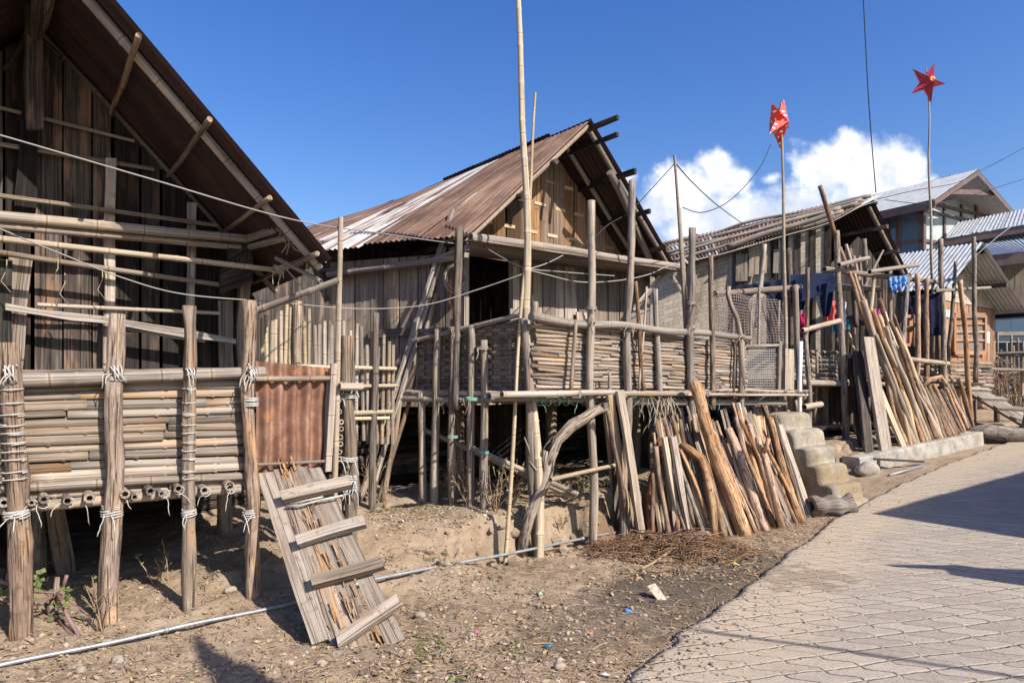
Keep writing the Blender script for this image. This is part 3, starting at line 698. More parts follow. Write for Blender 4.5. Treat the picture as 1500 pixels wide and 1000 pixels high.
# uprights and the bamboo rods tied across the front
def up(px0, py0, px1, py1, w, mat, o=.10, nm='upright_board', th=.04):
    return part(house1, nm, mat, lambda mb: mb.board(A1W.at(px1, py1, o), A1W.at(px0, py0, o), d1 * w, n1v * th, rough=.012, ends=.01))
up(46, 165, 36, 322, .13, 'darkwood'); up(30, 372, 12, 560, .15, 'wallwood', .14); up(4, 380, 2, 560, .12, 'darkwood', .16)
up(162, 232, 158, 548, .075, 'greywood', .13); up(281, 298, 278, 548, .07, 'greywood', .13)
up(358, 352, 354, 600, .10, 'greywood', .05, 'corner_post', .10); up(330, 440, 332, 548, .12, 'wallwood', .06)
part(house1, 'bracket_board', 'darkwood', lambda mb: [mb.board(A1W.at(322, 412, .30), A1W.at(369, 396, .30), Vector((0, 0, .20)), n1v * .05, rough=.012), mb.board(A1W.at(333, 372, .30), A1W.at(365, 356, .30), Vector((0, 0, .17)), n1v * .05, rough=.012)])
def rod(p, q, r, mat, o0=.17, o1=None, nm='bamboo_rod'):
    return part(house1, nm, mat, lambda mb: mb.bamboo(A1W.at(*p, o0), A1W.at(*q, o0 if o1 is None else o1), r, r * .92, .42, 9))
rod((-60, 143), (197, 207), .016, 'bamboo_old', .06); rod((-60, 202), (226, 248), .019, 'bamboo_old', .08); rod((-60, 278), (318, 330), .019, 'bamboo_old', .20)  # upper rods in darker bamboo, the roof's shade put into their colour
rod((-60, 311), (362, 350), .042, 'bamboo', .34); rod((-50, 325), (352, 362), .030, 'bamboo_old', .30); rod((-60, 343), (412, 396), .024, 'bamboo', .52, .60)
rod((-60, 361), (322, 417), .022, 'bamboo', .26); rod((55, 446), (322, 459), .017, 'bamboo', .18)
part(house1, 'split_rail', 'greywood', lambda mb: [mb.board(A1W.at(8, 449, .24), A1W.at(345, 499, .24), Vector((0, 0, .055)), n1v * .04, rough=.012), mb.board(A1W.at(160, 478, .22), A1W.at(300, 500, .22), Vector((0, 0, .03)), n1v * .03, rough=.01)])
part(house1, 'sill_board', 'wallwood', lambda mb: mb.board(A1W.at(26, 545, .10), A1W.at(322, 543, .10), Vector((0, 0, .045)), n1v * .10, rough=.008))
def _outr(mb):
    mb.bamboo(A1W.at(355, 352, .25), A1W.at(426, 328, 1.1), .034, .034, .4); mb.bamboo(A1W.at(365, 362, .3), A1W.at(431, 345, 1.1), .028, .028, .4)
    mb.bamboo(A1W.at(400, 396, .7), A1W.at(455, 380, .9), .026, .026, .4); mb.bamboo(A1W.at(405, 378, .7), A1W.at(470, 412, 1.2), .02, .018, .4)
part(house1, 'outrigger', 'bamboo', _outr)
def _ties(mb):
    for px, py, o in ((417, 332, 1.0), (408, 395, .9), (466, 378, 1.1), (425, 350, 1.05)):
        p = A1W.at(px, py, o)
        lash(mb, p, Vector((.4, .2, .9)), .045, 3, .005, .012, 4)
    mb.tube([A1W.at(414, 340, 1), A1W.at(432, 365, 1.1), A1W.at(466, 380, 1.15), A1W.at(478, 384, 1.2)], .006, 5); mb.tube([A1W.at(420, 395, 1), A1W.at(440, 418, 1.05), A1W.at(455, 436, 1.1)], .006, 5)
    for px, py in ((85, 378), (95, 400), (10, 380), (150, 395)):
        p = A1W.at(px, py, .3); mb.tube([p, p + Vector((.02, -.03, -.08)), p + Vector((-.02, -.03, -.16)), p + Vector((.03, 0, -.24))], .004, 4)
part(house1, 'vine_tie', 'vine', _ties)
def _st1(mb):
    for a in (.1, 1.5, 2.9):
        for o in (-.1, -2.6, -5.2): p = A1W.w(a1c - 3 + a, FLOOR1 - .1, o); mb.pole(drop(p, .1), p, .07)
    p, q = A1W.at(98, 830, -.1), A1W.at(80, 740, .0); mb.board(drop(p), q, d1 * .13, n1v * .05, rough=.01)
part(house1, 'stilt', 'post', _st1)
# ---------------- left platform
plat1 = thing('bamboo_platform', 'weathered bamboo veranda with horizontal split slats tied by white strips before the dark house', 'platform', (A1.w(.2, 0).x, A1.w(.2, 0).y, 0))
PA = A1
def rail_z(px, py): return PA.at(px, py).z
am, aM = PA.a(PA.at(-140, 600)), PA.a(PA.at(366, 600))
zl = lambda a: .90 + (a - am) * .0; 
zt0, zt1 = PA.at(-140, 572).z, PA.at(366, 562).z
zb0, zb1 = PA.at(0, 727).z, PA.at(366, 706).z
aa0 = PA.a(PA.at(0, 600))
zb = lambda a: zb0 + (zb1 - zb0) * (a - aa0) / (aM - aa0)
zt = lambda a: zt0 + (zt1 - zt0) * (a - am) / (aM - am)
part(plat1, 'slat_panel', 'slat', lambda mb: (slats(mb, PA, am, aM, zb, zt, .050, .036, -.05, (.7, 1.6), .26), slats(mb, PA, am, aM, lambda a: zb(a) + .02, lambda a: zt(a) - .02, .07, .034, -.10, (.8, 1.6), .4)))
P1 = [((14, 502), (32, 962), .062), ((173, 460), (158, 932), .058), ((277, 448), (277, 892), .043), ((366, 440), (369, 866), .052)]
for (tp, bt, r) in P1:
    po = part(plat1, 'post', 'post' if tp[0] == 277 else 'barkpost', lambda mb: post(mb, PA, tp, bt, r, r * .88, .05, bend=.015, jit=.26, seg=16))
    def _l(mb, tp=tp, bt=bt, r=r):
        a, b = PA.at(*tp, .05), PA.at(*bt, .05)
        many = tp[0] in (14, 277)
        ys = (570, 590, 607, 622, 634, 648, 660, 672, 690, 700, 748) if many else (556, 742)
        if tp[0] == 366: ys = (585, 592, 748)
        for y in ys:
            p = a.lerp(b, (y - tp[1]) / (bt[1] - tp[1])); mb.coil(p, b - a, r * .99, 1.4 if many and y < 740 else 3, .0042, .010)
        p = a.lerp(b, (752 - tp[1]) / (bt[1] - tp[1])); lash(mb, p, (b - a) + d1 * .25, r * 1.05, 3, .0048, .016, 2)
        p = a.lerp(b, (548 - tp[1]) / (bt[1] - tp[1])); lash(mb, p + n1v * .02, d1, r * .95, 3, .0045, .02, 1); lash(mb, p + n1v * .02, (d1 + Vector((0, 0, .5))), r, 2, .0045, .02, 1)
        if tp[0] == 366:
            for _ in range(3): mb.tail(p + n1v * .06 + Vector((R.uniform(-.07, .02), 0, R.uniform(0, .10))), R.uniform(.12, .24), .0045)
    part(po, 'lashing', 'rope', _l)
part(plat1, 'rail', 'bamboo', lambda mb: mb.bamboo(PA.at(-160, 566, .0), PA.at(388, 545, .02), .043, .042, .55, 14))
part(plat1, 'beam', 'bamboo', lambda mb: mb.bamboo(PA.at(-160, 758, -.02), PA.at(352, 716, -.02), .036, .034, .5, 12))
def _jo(mb):
    for px, py, r in ((6, 737, .036), (46, 735, .030), (64, 733, .040), (100, 732, .033), (131, 728, .038), (183, 725, .034), (196, 726, .028), (221, 722, .040), (237, 721, .03), (262, 716, .032), (301, 717, .038), (338, 713, .04), (-40, 740, .036)):
        p = PA.at(px, py, .11); r *= R.uniform(.68, .95); p = p + Vector((0, 0, R.uniform(-.01, .012))) - n1v * R.uniform(-.03, .05); mb.bamboo(p, p - n1v * 1.25 + Vector((R.uniform(-.06, .06), 0, .03)), r, r * .95, .45, 12, hollow=R.uniform(.5, .72))
part(plat1, 'joist', 'bamboo_old', _jo)
def _jl(mb):
    for px, py in ((46, 735), (100, 732), (131, 728), (183, 725), (240, 719), (262, 714), (301, 717), (338, 713), (64, 733)):
        p = PA.at(px, py, .06); lash(mb, p - Vector((0, 0, .015)), n1v, .031, 2, .0035, .008, 1)
part(plat1, 'lashing', 'rope', _jl)
def _fl(mb):
    for k in range(16):
        o = -.02 - k * .078; mb.bamboo(PA.w(am, zb(am) + .04 - .0, o), PA.w(aM, zb(aM) + .045, o), .03, .03, .5, 7)
part(plat1, 'floor', 'bamboo_old', _fl)
def _back(mb):
    q = A1W.off(-1.9); slats(mb, q, a1c - 3.4, a1c + .4, -.15, .8, .075, .045, 0)
part(plat1, 'skirt', 'darkwood', _back)  # slats coloured soot-dark to deepen the shade below the platform
# ---------------- rusty gate sheet with its bamboo frame
gp = PA.at(430, 690, .03)
gate = thing('metal_sheet', 'orange rusty corrugated sheet upright between bamboo rods at the platform end', 'metal sheet', gp)
part(gate, 'sheet', 'rust_panel', lambda mb: sheets(mb, PA.at(376, 531, .0), PA.at(483, 541, .0), PA.at(477, 686, .0), PA.at(377, 692, .0), w=2, per=.105, amp=.028, rows=24, ragged=.015, nper=10, tones=-.0, dent=.04, dfreq=5.0))
part(gate, 'edge_strip', 'roof_zinc', lambda mb: mb.board(PA.at(477, 690, .01), PA.at(482, 545, .01), d1 * .035, n1v * .015))
part(gate, 'rod', 'bamboo', lambda mb: [mb.bamboo(PA.at(374, 555, .05), PA.at(484, 554, .05), .021, .02, .5), mb.bamboo(PA.at(376, 680, .05), PA.at(478, 675, .05), .012, .012, .4)])
part(gate, 'stile', 'bamboo', lambda mb: mb.board(PA.at(480, 690, .06), PA.at(489, 532, .06), d1 * .05, n1v * .03, rough=.004))
# ---------------- tied stack of bamboo beside the gate: grey stake, thin tall pole, bamboo ends
PB = A1.off(-.05)
b = drop(PB.at(512, 722)); stake = thing('stake', 'thick grey stake with white lashings holding stacked bamboo ends', 'post', b)
part(stake, 'shaft', 'post', lambda mb: mb.pole(b, PB.at(508, 492), .062, .05, jit=.3, seg=12, bend=.03))
part(stake, 'lashing', 'rope', lambda mb: [lash(mb, PB.at(511, y), (0.1, 0, 1), .066, n, .006, .013, tl) for y, n, tl in ((566, 5, 4), (580, 3, 2), (672, 3, 3), (702, 6, 6), (715, 3, 4))])
q = drop(PB.at(487, 690, .06)); tall = MB(); tall.bamboo(q, PB.at(497, 318, .06), .026, .02, .38, 10)
single(tall, 'bamboo_pole', M['bamboo'], 'slender grey bamboo pole rising beside the rusty sheet to the eave tip', 'pole', q)
tall = MB(); tall.bamboo(PB.at(372, 456, -.3), PB.at(497, 410, .12), .028, .024, .4)
single(tall, 'bamboo_rail', M['bamboo'], 'grey bamboo rail sloping up to the slender pole under the eave', 'rail', PB.at(372, 456, -.3))
def _ends(mb):
    for k, y in enumerate((562, 578, 585, 603, 618, 628, 640, 650, 662, 672)):
        p = PB.at(499 + R.uniform(-3, 3), y, -.0); e = p + Vector((-.05, 0, 0)) - n1v * R.uniform(1.0, 1.3)
        mb.bamboo(PB.at(501 + R.uniform(-4, 3), y, .04), e, .022, .022, .4, 9, hollow=.6)
    mb.bamboo(PB.at(497, 566, .12), PB.at(530, 566, .1), .03, .03, .4, 10, hollow=.6)
mb = MB(); _ends(mb); single(mb, 'bamboo_stack', M['bamboo'], 'side stack of bamboo seen end on behind the grey stake', 'bamboo stack', PB.at(500, 680))
# ---------------- picket fence between the two houses
FP = Plane((-2.45, 6.25), (1.35, 1.0))
f0 = FP.at(346, 585); fence = thing('bamboo_fence', 'picket fence of upright cut bamboo between the dark house and the middle house', 'fence', drop(f0, 0))
pk = [(346, 452, 540), (357, 452, 535), (383, 466, 540), (391, 461, 540), (397, 470, 540), (404, 468, 540), (411, 455, 535), (419, 446, 540), (426, 450, 540), (437, 442, 540), (445, 470, 540), (452, 452, 540), (461, 476, 535), (467, 475, 535), (474, 470, 560), (481, 470, 560), (486, 475, 560), (492, 472, 600),
      (503, 470, 620), (514, 484, 620), (524, 474, 620), (530, 478, 620), (537, 505, 625), (545, 486, 625), (553, 508, 625), (561, 490, 625), (568, 500, 625), (575, 505, 625)]
for x, y0, y1 in pk:
    part(fence, 'picket', 'bamboo_fresh' if x < 455 and R.random() < .75 else 'bamboo', lambda mb: mb.bamboo(FP.at(x + R.uniform(-3, 3), y1 + 25), FP.at(x + R.uniform(-1, 2), y0, R.uniform(-.03, .03)), .021, .019, .45, 9, hollow=.7))
part(fence, 'post', 'post', lambda mb: [post(mb, FP, (437, 441), (437, 640), .045, .04, .05), post(mb, FP, (551, 458), (545, 640), .04, .03, .08)])
part(fence, 'rail', 'bamboo_fresh', lambda mb: [mb.bamboo(FP.at(440, 536, .06), FP.at(580, 540, .06), .022, .02, .4), mb.bamboo(FP.at(500, 566, .05), FP.at(582, 565, .05), .02, .02, .4), mb.bamboo(FP.at(515, 605, .08), FP.at(575, 603, .08), .024, .022, .4), mb.bamboo(FP.at(515, 613, .06), FP.at(570, 612, .06), .02, .02, .4)])
# ================================================================== 2. middle house
FL2 = 1.50
c2 = A2W.w(0, 0); house2 = thing('wooden_house', 'brown plank house with bamboo gable and streaked rusty tin roof in the middle', 'house', (c2.x, c2.y, h(c2.x, c2.y)))
Rf, Rb, Ef = P(866, 176, 8.35), P(466, 346, 14.6), P(686, 345, 7.30); dR = Rb - Rf
Er = P(990, 392, 9.65)
Eb = Vector((-.57 - 6.6, 7.65 + 2.6, Ef.z + .05)); Erb = Er + dR
wallW = A2W.a(A2W.at(952, 400))
def r2z(a):
    al, ar, ap = A2W.a(Ef), A2W.a(Er), A2W.a(Rf)
    z = Ef.z + (Rf.z - Ef.z) * (a - al) / (ap - al) if a < ap else Rf.z + (Er.z - Rf.z) * (a - ap) / (ar - ap)
    return z - .08
dl_, dr_ = A2W.a(A2W.at(681, 400)), A2W.a(A2W.at(746, 400)); dz_ = A2W.at(700, 372).z
ZG = lambda a: A2W.at(760, 372).z
part(house2, 'front_wall', 'wallwood', lambda mb: plank_wall(mb, A2W, 0, wallW, FL2 - .05, lambda a: min(3.25, r2z(a) - .02), (.14, .24), .03, .012, [(dl_, dr_, FL2 - .04, 3.22)]))
def _gz(a): return r2z(a) + .01
part(house2, 'gable_panel', 'gable', lambda mb: plank_wall(mb, A2W, .02, wallW, 3.18, _gz, (.15, .24), .012, .004, o=-.26, lean=.03))
def _gb(mb):
    # split bands woven across the flattened bamboo
    for z, o0 in ((3.62, 0), (3.98, 1), (4.30, 0)):
        a = .05; i = o0
        while a < wallW - .05:
            e = a + R.uniform(.17, .21)
            if _gz(e) > z + .06 and _gz(a) > z + .06 and i % 2 == 0 : mb.board(A2W.w(a, z + R.uniform(-.01, .01), -.25), A2W.w(e, z + R.uniform(-.01, .01), -.25), Vector((0, 0, .04)), A2W.n3() * .012)
            a = e; i += 1
part(house2, 'woven_band', 'bamboo_fresh', _gb)
def _sw(mb):
    zt_ = lambda a: Ef.z - .12 + a * .012
    plank_wall(mb, Plane(A2L.p, A2L.d), .0, 7.2, FL2 - .1, zt_, (.15, .26), .03, .014, o=0)
    mb.hexa([A2W.w(0, FL2 - .08, -.05), A2W.w(wallW, FL2 - .08, -.05), A2W.w(wallW, FL2 - .08, -.05) + Vector((dR.x, dR.y, 0)), A2W.w(0, FL2 - .08, -.05) + Vector((dR.x, dR.y, 0)),
             A2W.w(0, FL2, -.05), A2W.w(wallW, FL2, -.05), A2W.w(wallW, FL2, -.05) + Vector((dR.x, dR.y, 0)), A2W.w(0, FL2, -.05) + Vector((dR.x, dR.y, 0))])
part(house2, 'side_wall', 'sidewood', _sw)
def _bw(mb):
    q = Plane(A2W.w(wallW, 0)[:2], (dR.x, dR.y)); plank_wall(mb, q, 0, 7.6, -.2, Er.z - .05, (.4, .6), .03, .0)
    q = Plane((A2W.p.x + dR.x, A2W.p.y + dR.y), A2W.d); plank_wall(mb, q, 0, wallW, FL2 - .05, lambda a: r2z(a), (.4, .6), .03, .0)
    q = A2W.off(-1.6); plank_wall(mb, q, -4.2, wallW + 1.5, FL2, 3.4, (.4, .6), .03, -.004); plank_wall(mb, q, -4.2, wallW + 2.2, -.2, FL2 - .1, (.4, .6), .03, -.004, o=-.6)  # lower planks added to keep light out beneath the floor
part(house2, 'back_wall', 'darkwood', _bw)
_t2 = {0: -.3, 1: .30, 2: -.3, 3: .12, 4: -.18, 5: .85, 6: .40, 7: -.05, 8: -.1, 9: -.2, 10: .1, 11: .45, 12: .8}
rf = part(house2, 'roof', 'roof_rust', lambda mb: sheets(mb, Rf, Rb, Eb, Ef, w=.78, rows=9, tones=lambda s: (.08, .16, .60, .32, -.12, .1, -.2, .18, -.1, .7)[min(9, int(s * 10 + .5))], ragged=.10, over=.10))
rfr = part(house2, 'roof', 'roof_dark', lambda mb: sheets(mb, Rf, Rf + dR, Erb, Er, w=.78, rows=6, ragged=.08))
def _r2(mb):
    nn = A2W.n3()
    for f, e in ((.0, .42), (.08, .30), (.30, .26), (.55, .15), (.80, .1)):
        p = Rf.lerp(Er, f) + Vector((0, 0, -.09)); mb.board(p + nn * e, p + dR * .5, Vector((0, 0, .055)), A2W.d3() * .045, n=6, rough=.01)
    for f in (.33, .62, .95):
        p = Rf.lerp(Ef, f) + Vector((0, 0, -.09)); mb.pole(p + nn * .04, p + dR * .9, .035)
part(rfr, 'purlin', 'darkwood', _r2)
def _raf2(mb):
    for o in (-.12, -.9):
        for e in (Ef, Er):
            s = (dR.normalized() * -o * .6); mb.bamboo(Rf + s + Vector((0, 0, -.06)), e + s + Vector((0, 0, -.06)), .035, .03, .5)
    p = Rf.lerp(Er, .25) + Vector((0, 0, -.16)); mb.pole(p + A2W.d3() * -.1, Er + Vector((0, 0, -.12)) + dR.normalized() * .3, .045)
part(rfr, 'rafter', 'bamboo_old', _raf2)
# entrance shelf: wide bamboo beam and boards under the gable
def _beam(mb):
    mb.bamboo(A2W.at(688, 346, .62), A2W.at(1000, 392, .58), .045, .043, .55, 12, hollow=.6)
part(house2, 'eave_beam', 'bamboo', _beam)
part(house2, 'canopy_board', 'wallwood', lambda mb: [mb.board(A2W.at(688, 352 + k * 5, .60 - k * .13), A2W.at(985, 396 + k * 2.5, .56 - k * .13), A2W.n3() * .14, Vector((0, 0, .018)), rough=.01) for k in range(5)])
df = part(house2, 'door_frame', 'wallwood', lambda mb: [mb.board(A2W.w(dl_ - .03, FL2, .03), A2W.w(dl_ - .03, 3.2, .03), A2W.d3() * .07, A2W.n3() * .08), mb.board(A2W.w(dr_ + .05, FL2, .03), A2W.w(dr_ + .05, 3.2, .03), A2W.d3() * .10, A2W.n3() * .08)])
part(house2, 'leaning_board', 'wallwood', lambda mb: [mb.board(A2W.w(a, FL2, .16), A2W.w(a + s, z, .06), A2W.d3() * wd, A2W.n3() * .02) for a, s, z, wd in ((.75, .02, 2.55, .2), (1.02, .03, 2.75, .16), (1.9, .03, 2.6, .22), (2.2, .1, 2.5, .2), (2.5, -.05, 2.45, .25))])
def _strut(mb):
    mb.board(A2W.at(935, 440, .2), A2W.at(985, 398, .5), A2W.d3() * .08, Vector((0, 0, .05))); mb.board(A2W.at(1012, 448, .2), A2W.at(975, 390, .5), A2W.d3() * .06, Vector((0, 0, .05)))
    mb.board(A2W.at(930, 452, .3), A2W.at(968, 405, .4), A2W.d3() * .07, Vector((0, 0, .05)))
part(house2, 'strut', 'greywood', _strut)
part(house2, 'gutter', 'roof_zinc', lambda mb: mb.tube([A2L.at(470, 396, -.12), A2L.at(560, 393, -.12), A2L.at(625, 384, -.12), A2L.at(672, 366, -.12)], .05, 8, sx=.45, sy=.8))
part(house2, 'wall_plate', 'bamboo', lambda mb: mb.bamboo(A2L.at(480, 402, -.12), A2L.at(678, 376, -.12), .04, .036, .5))
part(house2, 'side_rail', 'wallwood', lambda mb: mb.board(A2L.at(540, 490, -.05), A2L.at(640, 482, -.05), Vector((0, 0, .09)), A2L.n3() * .03))
def _st2(mb):
    for a in (.1, 1.6, wallW - .1):
        for o in (0.2, 2.2, 4.5): p = A2W.w(a, FL2) + Vector((-.6 * o, .8 * o, -.08)); mb.pole(drop(p, .1), p, .075)
part(house2, 'stilt', 'post', _st2)
def _shade_skirt2(mb):
    plank_wall(mb, Plane(A2L.p, A2L.d), -.2, 7.2, -.1, FL2 - .1, (.3, .4), .03, .0, o=1.3)
    q = A2W.off(-1.3); slats(mb, q, -2.4, wallW + 1.0, lambda a: .3, lambda a: 1.5, .09, .05, 0)
part(house2, 'skirt', 'darkwood', _shade_skirt2)  # inner planks added to block light; dark wood deepens the shade
hk = A2L.at(668, 392, -.10)
mb = MB()
for k in range(5):
    r = R.uniform(.10, .17); c = hk + Vector((R.uniform(-.03, .03), R.uniform(-.02, .02), -r * R.uniform(.7, .9)))
    mb.tube([c + Vector((math.cos(a) * r * .75, -.04 + R.uniform(-.02, .02), math.sin(a) * r)) for a in [i * math.pi / 8 for i in range(17)]], .007, 5)
single(mb, 'wire_coil', M['vine'], 'coils of old wire hanging beside the doorway of the middle house', 'wire coil', hk)
mb = MB(); p = A2L.at(659, 425, -.14); mb.tube([p + Vector((0, 0, .12)), p + Vector((.02, 0, 0)), p + Vector((-.01, 0, -.12)), p + Vector((.02, 0, -.2))], [.012, .022, .02, .006], 5, sx=.4)
single(mb, 'ribbon', mat_plain('orange_ribbon', (.75, .22, .05)), 'orange plastic ribbon dangling below the coils of wire', 'ribbon', p)
# ---------------- middle platform
plat2 = thing('bamboo_platform', 'long raised bamboo veranda with slat railing in front of the middle house', 'platform', (A2.w(0, 0).x, A2.w(0, 0).y, 0))
a2e = A2.a(A2.at(1092, 540)); a2E = A2.a(A2.at(1176, 577))
rz0, rz1 = A2.at(783, 478).z, A2.at(1090, 510).z; bz0, bz1 = A2.at(783, 566).z, A2.at(1090, 568).z
part(plat2, 'slat_panel', 'slat', lambda mb: (slats(mb, A2, .02, a2e, lambda a: bz0 + (bz1 - bz0) * a / a2e, lambda a: rz0 + (rz1 - rz0) * a / a2e, .0365, .0205, 0, (.35, .9), .5, .014), slats(mb, A2, .02, a2e, lambda a: bz0 + .02, lambda a: rz0, .04, .022, -.04, (.6, 1.2), .7)))
part(plat2, 'rail', 'bamboo', lambda mb: (mb.pole(A2.at(778, 463, .07), A2.at(1098, 496, .07), .042, .036, jit=.06, seg=12, hollow=0), mb.bamboo(A2.at(786, 472, .0), A2.at(1090, 506, .0), .02, .02, .4)))
def _pp(tp, bt, r, o=.09, ground=True, nm='post', mat=None, pl=A2, **k):
    mat = mat or R.choice(('post', 'post', 'barkpost', 'greywood', 'oldlog'))
    return part(plat2, nm, mat, lambda mb: post(mb, pl, tp, bt, r, r * .85, o, ground, **k))
_pp((866, 294), (868, 792), .045, bend=.012); _pp((926, 265), (914, 770), .046, bend=.02); _pp((1013, 334), (1012, 690), .048, .09, bend=.02, jit=.2)
_pp((1041, 374), (1044, 600), .035, .09, False); _pp((1087, 500), (1085, 690), .042); _pp((947, 420), (936, 572), .014, .09, False, 'stay', 'bamboo'); _pp((844, 470), (836, 575), .022, .1, False, 'stay', 'bamboo')
_pp((931, 412), (943, 572), .024, .1, False, 'stay', 'log'); _pp((960, 423), (966, 600), .036, .05, False, 'stay', 'greywood'); _pp((1077, 500), (1074, 575), .02, .06, False, 'stay', 'post'); _pp((893, 545), (893, 585), .02, .14, False, 'stay', 'post')
part(plat2, 'crook_post', 'post', lambda mb: mb.tube([A2.at(x, y, .09) for x, y in ((1087, 570), (1086, 520), (1084, 490), (1079, 465), (1070, 445), (1066, 430), (1068, 420))], [.042, .04, .036, .034, .032, .03, .026], 10, .1))
_pp((767, 466), (786, 795), .045, -.06, mat='post')
# left side of the platform
S2 = Plane(A2S.p, A2S.d)
for tp, bt in (((642, 482), (636, 720)), ((665, 468), (662, 705)), ((709, 498), (710, 738)), ((617, 575), (620, 715)), ((691, 478), (690, 560))): _pp(tp, bt, .044, -.04, pl=S2, bend=.015)
part(plat2, 'post', 'post', lambda mb: post(mb, S2, (672, 334), (667, 600), .045, .04, -.06, False, bend=.01))
part(plat2, 'rail', 'bamboo', lambda mb: [mb.bamboo(S2.at(606, 500, -.03), S2.at(772, 458, -.03), .026, .024, .4), mb.bamboo(S2.at(608, 512, .03), S2.at(760, 470, .03), .02, .02, .4)])
part(plat2, 'beam', 'bamboo', lambda mb: [mb.bamboo(S2.at(588, 574, -.03), S2.at(782, 577, -.03), .03, .03, .4), mb.bamboo(S2.at(590, 584, -.05), S2.at(720, 586, -.05), .032, .03, .5, hollow=.6), mb.bamboo(A2.at(716, 582, .02), A2.at(930, 586, .02), .042, .04, .5, 12, hollow=.55), mb.bamboo(A2.at(925, 588, .02), A2.at(1150, 590, .02), .04, .04, .5, 12)])
def _weave(mb):
    a0, a1 = S2.a(S2.at(776, 520)), S2.a(S2.at(612, 520)); ztop = lambda a: S2.at(774, 470).z; zbot = 1.60
    n = 17
    for k in range(n):
        z = zbot + (ztop(0) - .03 - zbot) * k / (n - 1); q = []
        for i in range(41):
            a = a0 + (a1 - a0) * i / 40; q.append(S2.w(a, z + R.uniform(-.004, .004), .012 * math.sin(i * math.pi / 2.5 + k * math.pi)))
        if k in (6, 12) : mb.tube(q[:22], .012, 4, sx=.35, sy=1)
        mb.tube(q, .0265 if k not in (5, 11) else .010, 5, sx=1.0, sy=.2)
    for i in range(26):
        a = a0 + (a1 - a0) * (i + R.uniform(-.2, .2)) / 25; mb.board(S2.w(a, zbot - .02, 0), S2.w(a + R.uniform(-.02, .02), ztop(0) - R.uniform(0, .06), 0), S2.d3() * .045, S2.n3() * .006)
part(plat2, 'woven_panel', 'darkweave', _weave)
def _jo2(mb):
    a = .0
    while a < a2E:
        r = R.uniform(.022, .034); p = A2.w(a, A2.at(800, 578).z + R.uniform(-.012, .012), .14 + R.uniform(-.04, .05)); mb.bamboo(p, p - A2.n3() * 1.6, r, r, .5, 8, hollow=.66); a += R.uniform(.12, .30)
part(plat2, 'joist', 'bamboo_old', _jo2)
def _fl2(mb):
    for k in range(20):
        mb.bamboo(A2.w(-.05, 1.575, .06 - k * .085), A2.w(a2E + .05, 1.575, .06 - k * .085), .022, .022, .5, 6)
part(plat2, 'floor', 'bamboo_old', _fl2)
part(plat2, 'floor_edge', 'bamboo', lambda mb: [mb.board(A2.at(1000, 577, .10), A2.at(1178, 578, .10), A2.n3() * .14, Vector((0, 0, .03)), rough=.008), mb.bamboo(A2.at(735, 577, .14), A2.at(905, 574, .16), .03, .028, .4, hollow=.6), mb.bamboo(A2.at(880, 577, .15), A2.at(1040, 577, .15), .028, .028, .4, hollow=.6)])
def _gt(mb):
    for px in list(range(776, 905, 13)) + list(range(930, 1050, 17)):
        p = A2.at(px, 586.5, .02); mb.coil(p, A2.d3() + Vector((0, 0, .25)), .046, 1.5, .005, .014)
        if R.random() < .5: mb.tail(p - Vector((0, 0, .04)) + A2.n3() * .04, .1, .003)
    for p in (S2.at(663, 640, -.1), S2.at(708, 662, -.1), A2.at(690, 584, .05)): mb.coil(p, (0, 0, 1), .05, 3, .004, .01)
part(plat2, 'twine', 'greenrope', _gt)
def _vt(mb):
    for pl, x, y, o in ((A2, 866, 470, .1), (A2, 866, 452, .09), (A2, 922, 478, .1), (A2, 1012, 480, .1), (S2, 664, 482, -.05), (S2, 708, 510, -.05), (A2, 1085, 492, .1), (A2, 1012, 445, .09)):
        p = pl.at(x, y, o); lash(mb, p, Vector((.1, 0, 1)), .052, 3, .005, .012, 3)
    for k in range(26):
        p = A2.at(R.uniform(945, 985), 580, .1); mb.tail(p, R.uniform(.2, .5), .005)
    for k in range(8):
        p = S2.at(R.uniform(620, 700), 580, -.06); mb.tail(p, R.uniform(.15, .35), .004)
part(plat2, 'vine_tie', 'vine', _vt)
# low cross bars under the platform
q0, q1 = S2.at(618, 628, .02), A2.at(842, 728, -.1)
mb = MB(); mb.bamboo(q0, q1, .026, .03, .38); single(mb, 'bamboo_bar', M['bamboo_fresh'], 'long bamboo bar slanting down under the middle platform to the bank', 'bar', q1)
q0, q1 = S2.at(690, 655, -.1), A2.at(846, 724, -.05)
mb = MB(); mb.bamboo(q0, q1, .026, .028, .38); single(mb, 'bamboo_bar', M['bamboo'], 'grey bamboo bar lying parallel on the slanting bar under the platform', 'bar', q1)
q0, q1 = A2.at(806, 702, .28), A2.at(912, 679, .1)
mb = MB(); mb.bamboo(q0, q1, .022, .02, .3); single(mb, 'bamboo_bar', M['bamboo_fresh'], 'short yellow bamboo bar from the crooked branch to the upright boards', 'bar', q0)
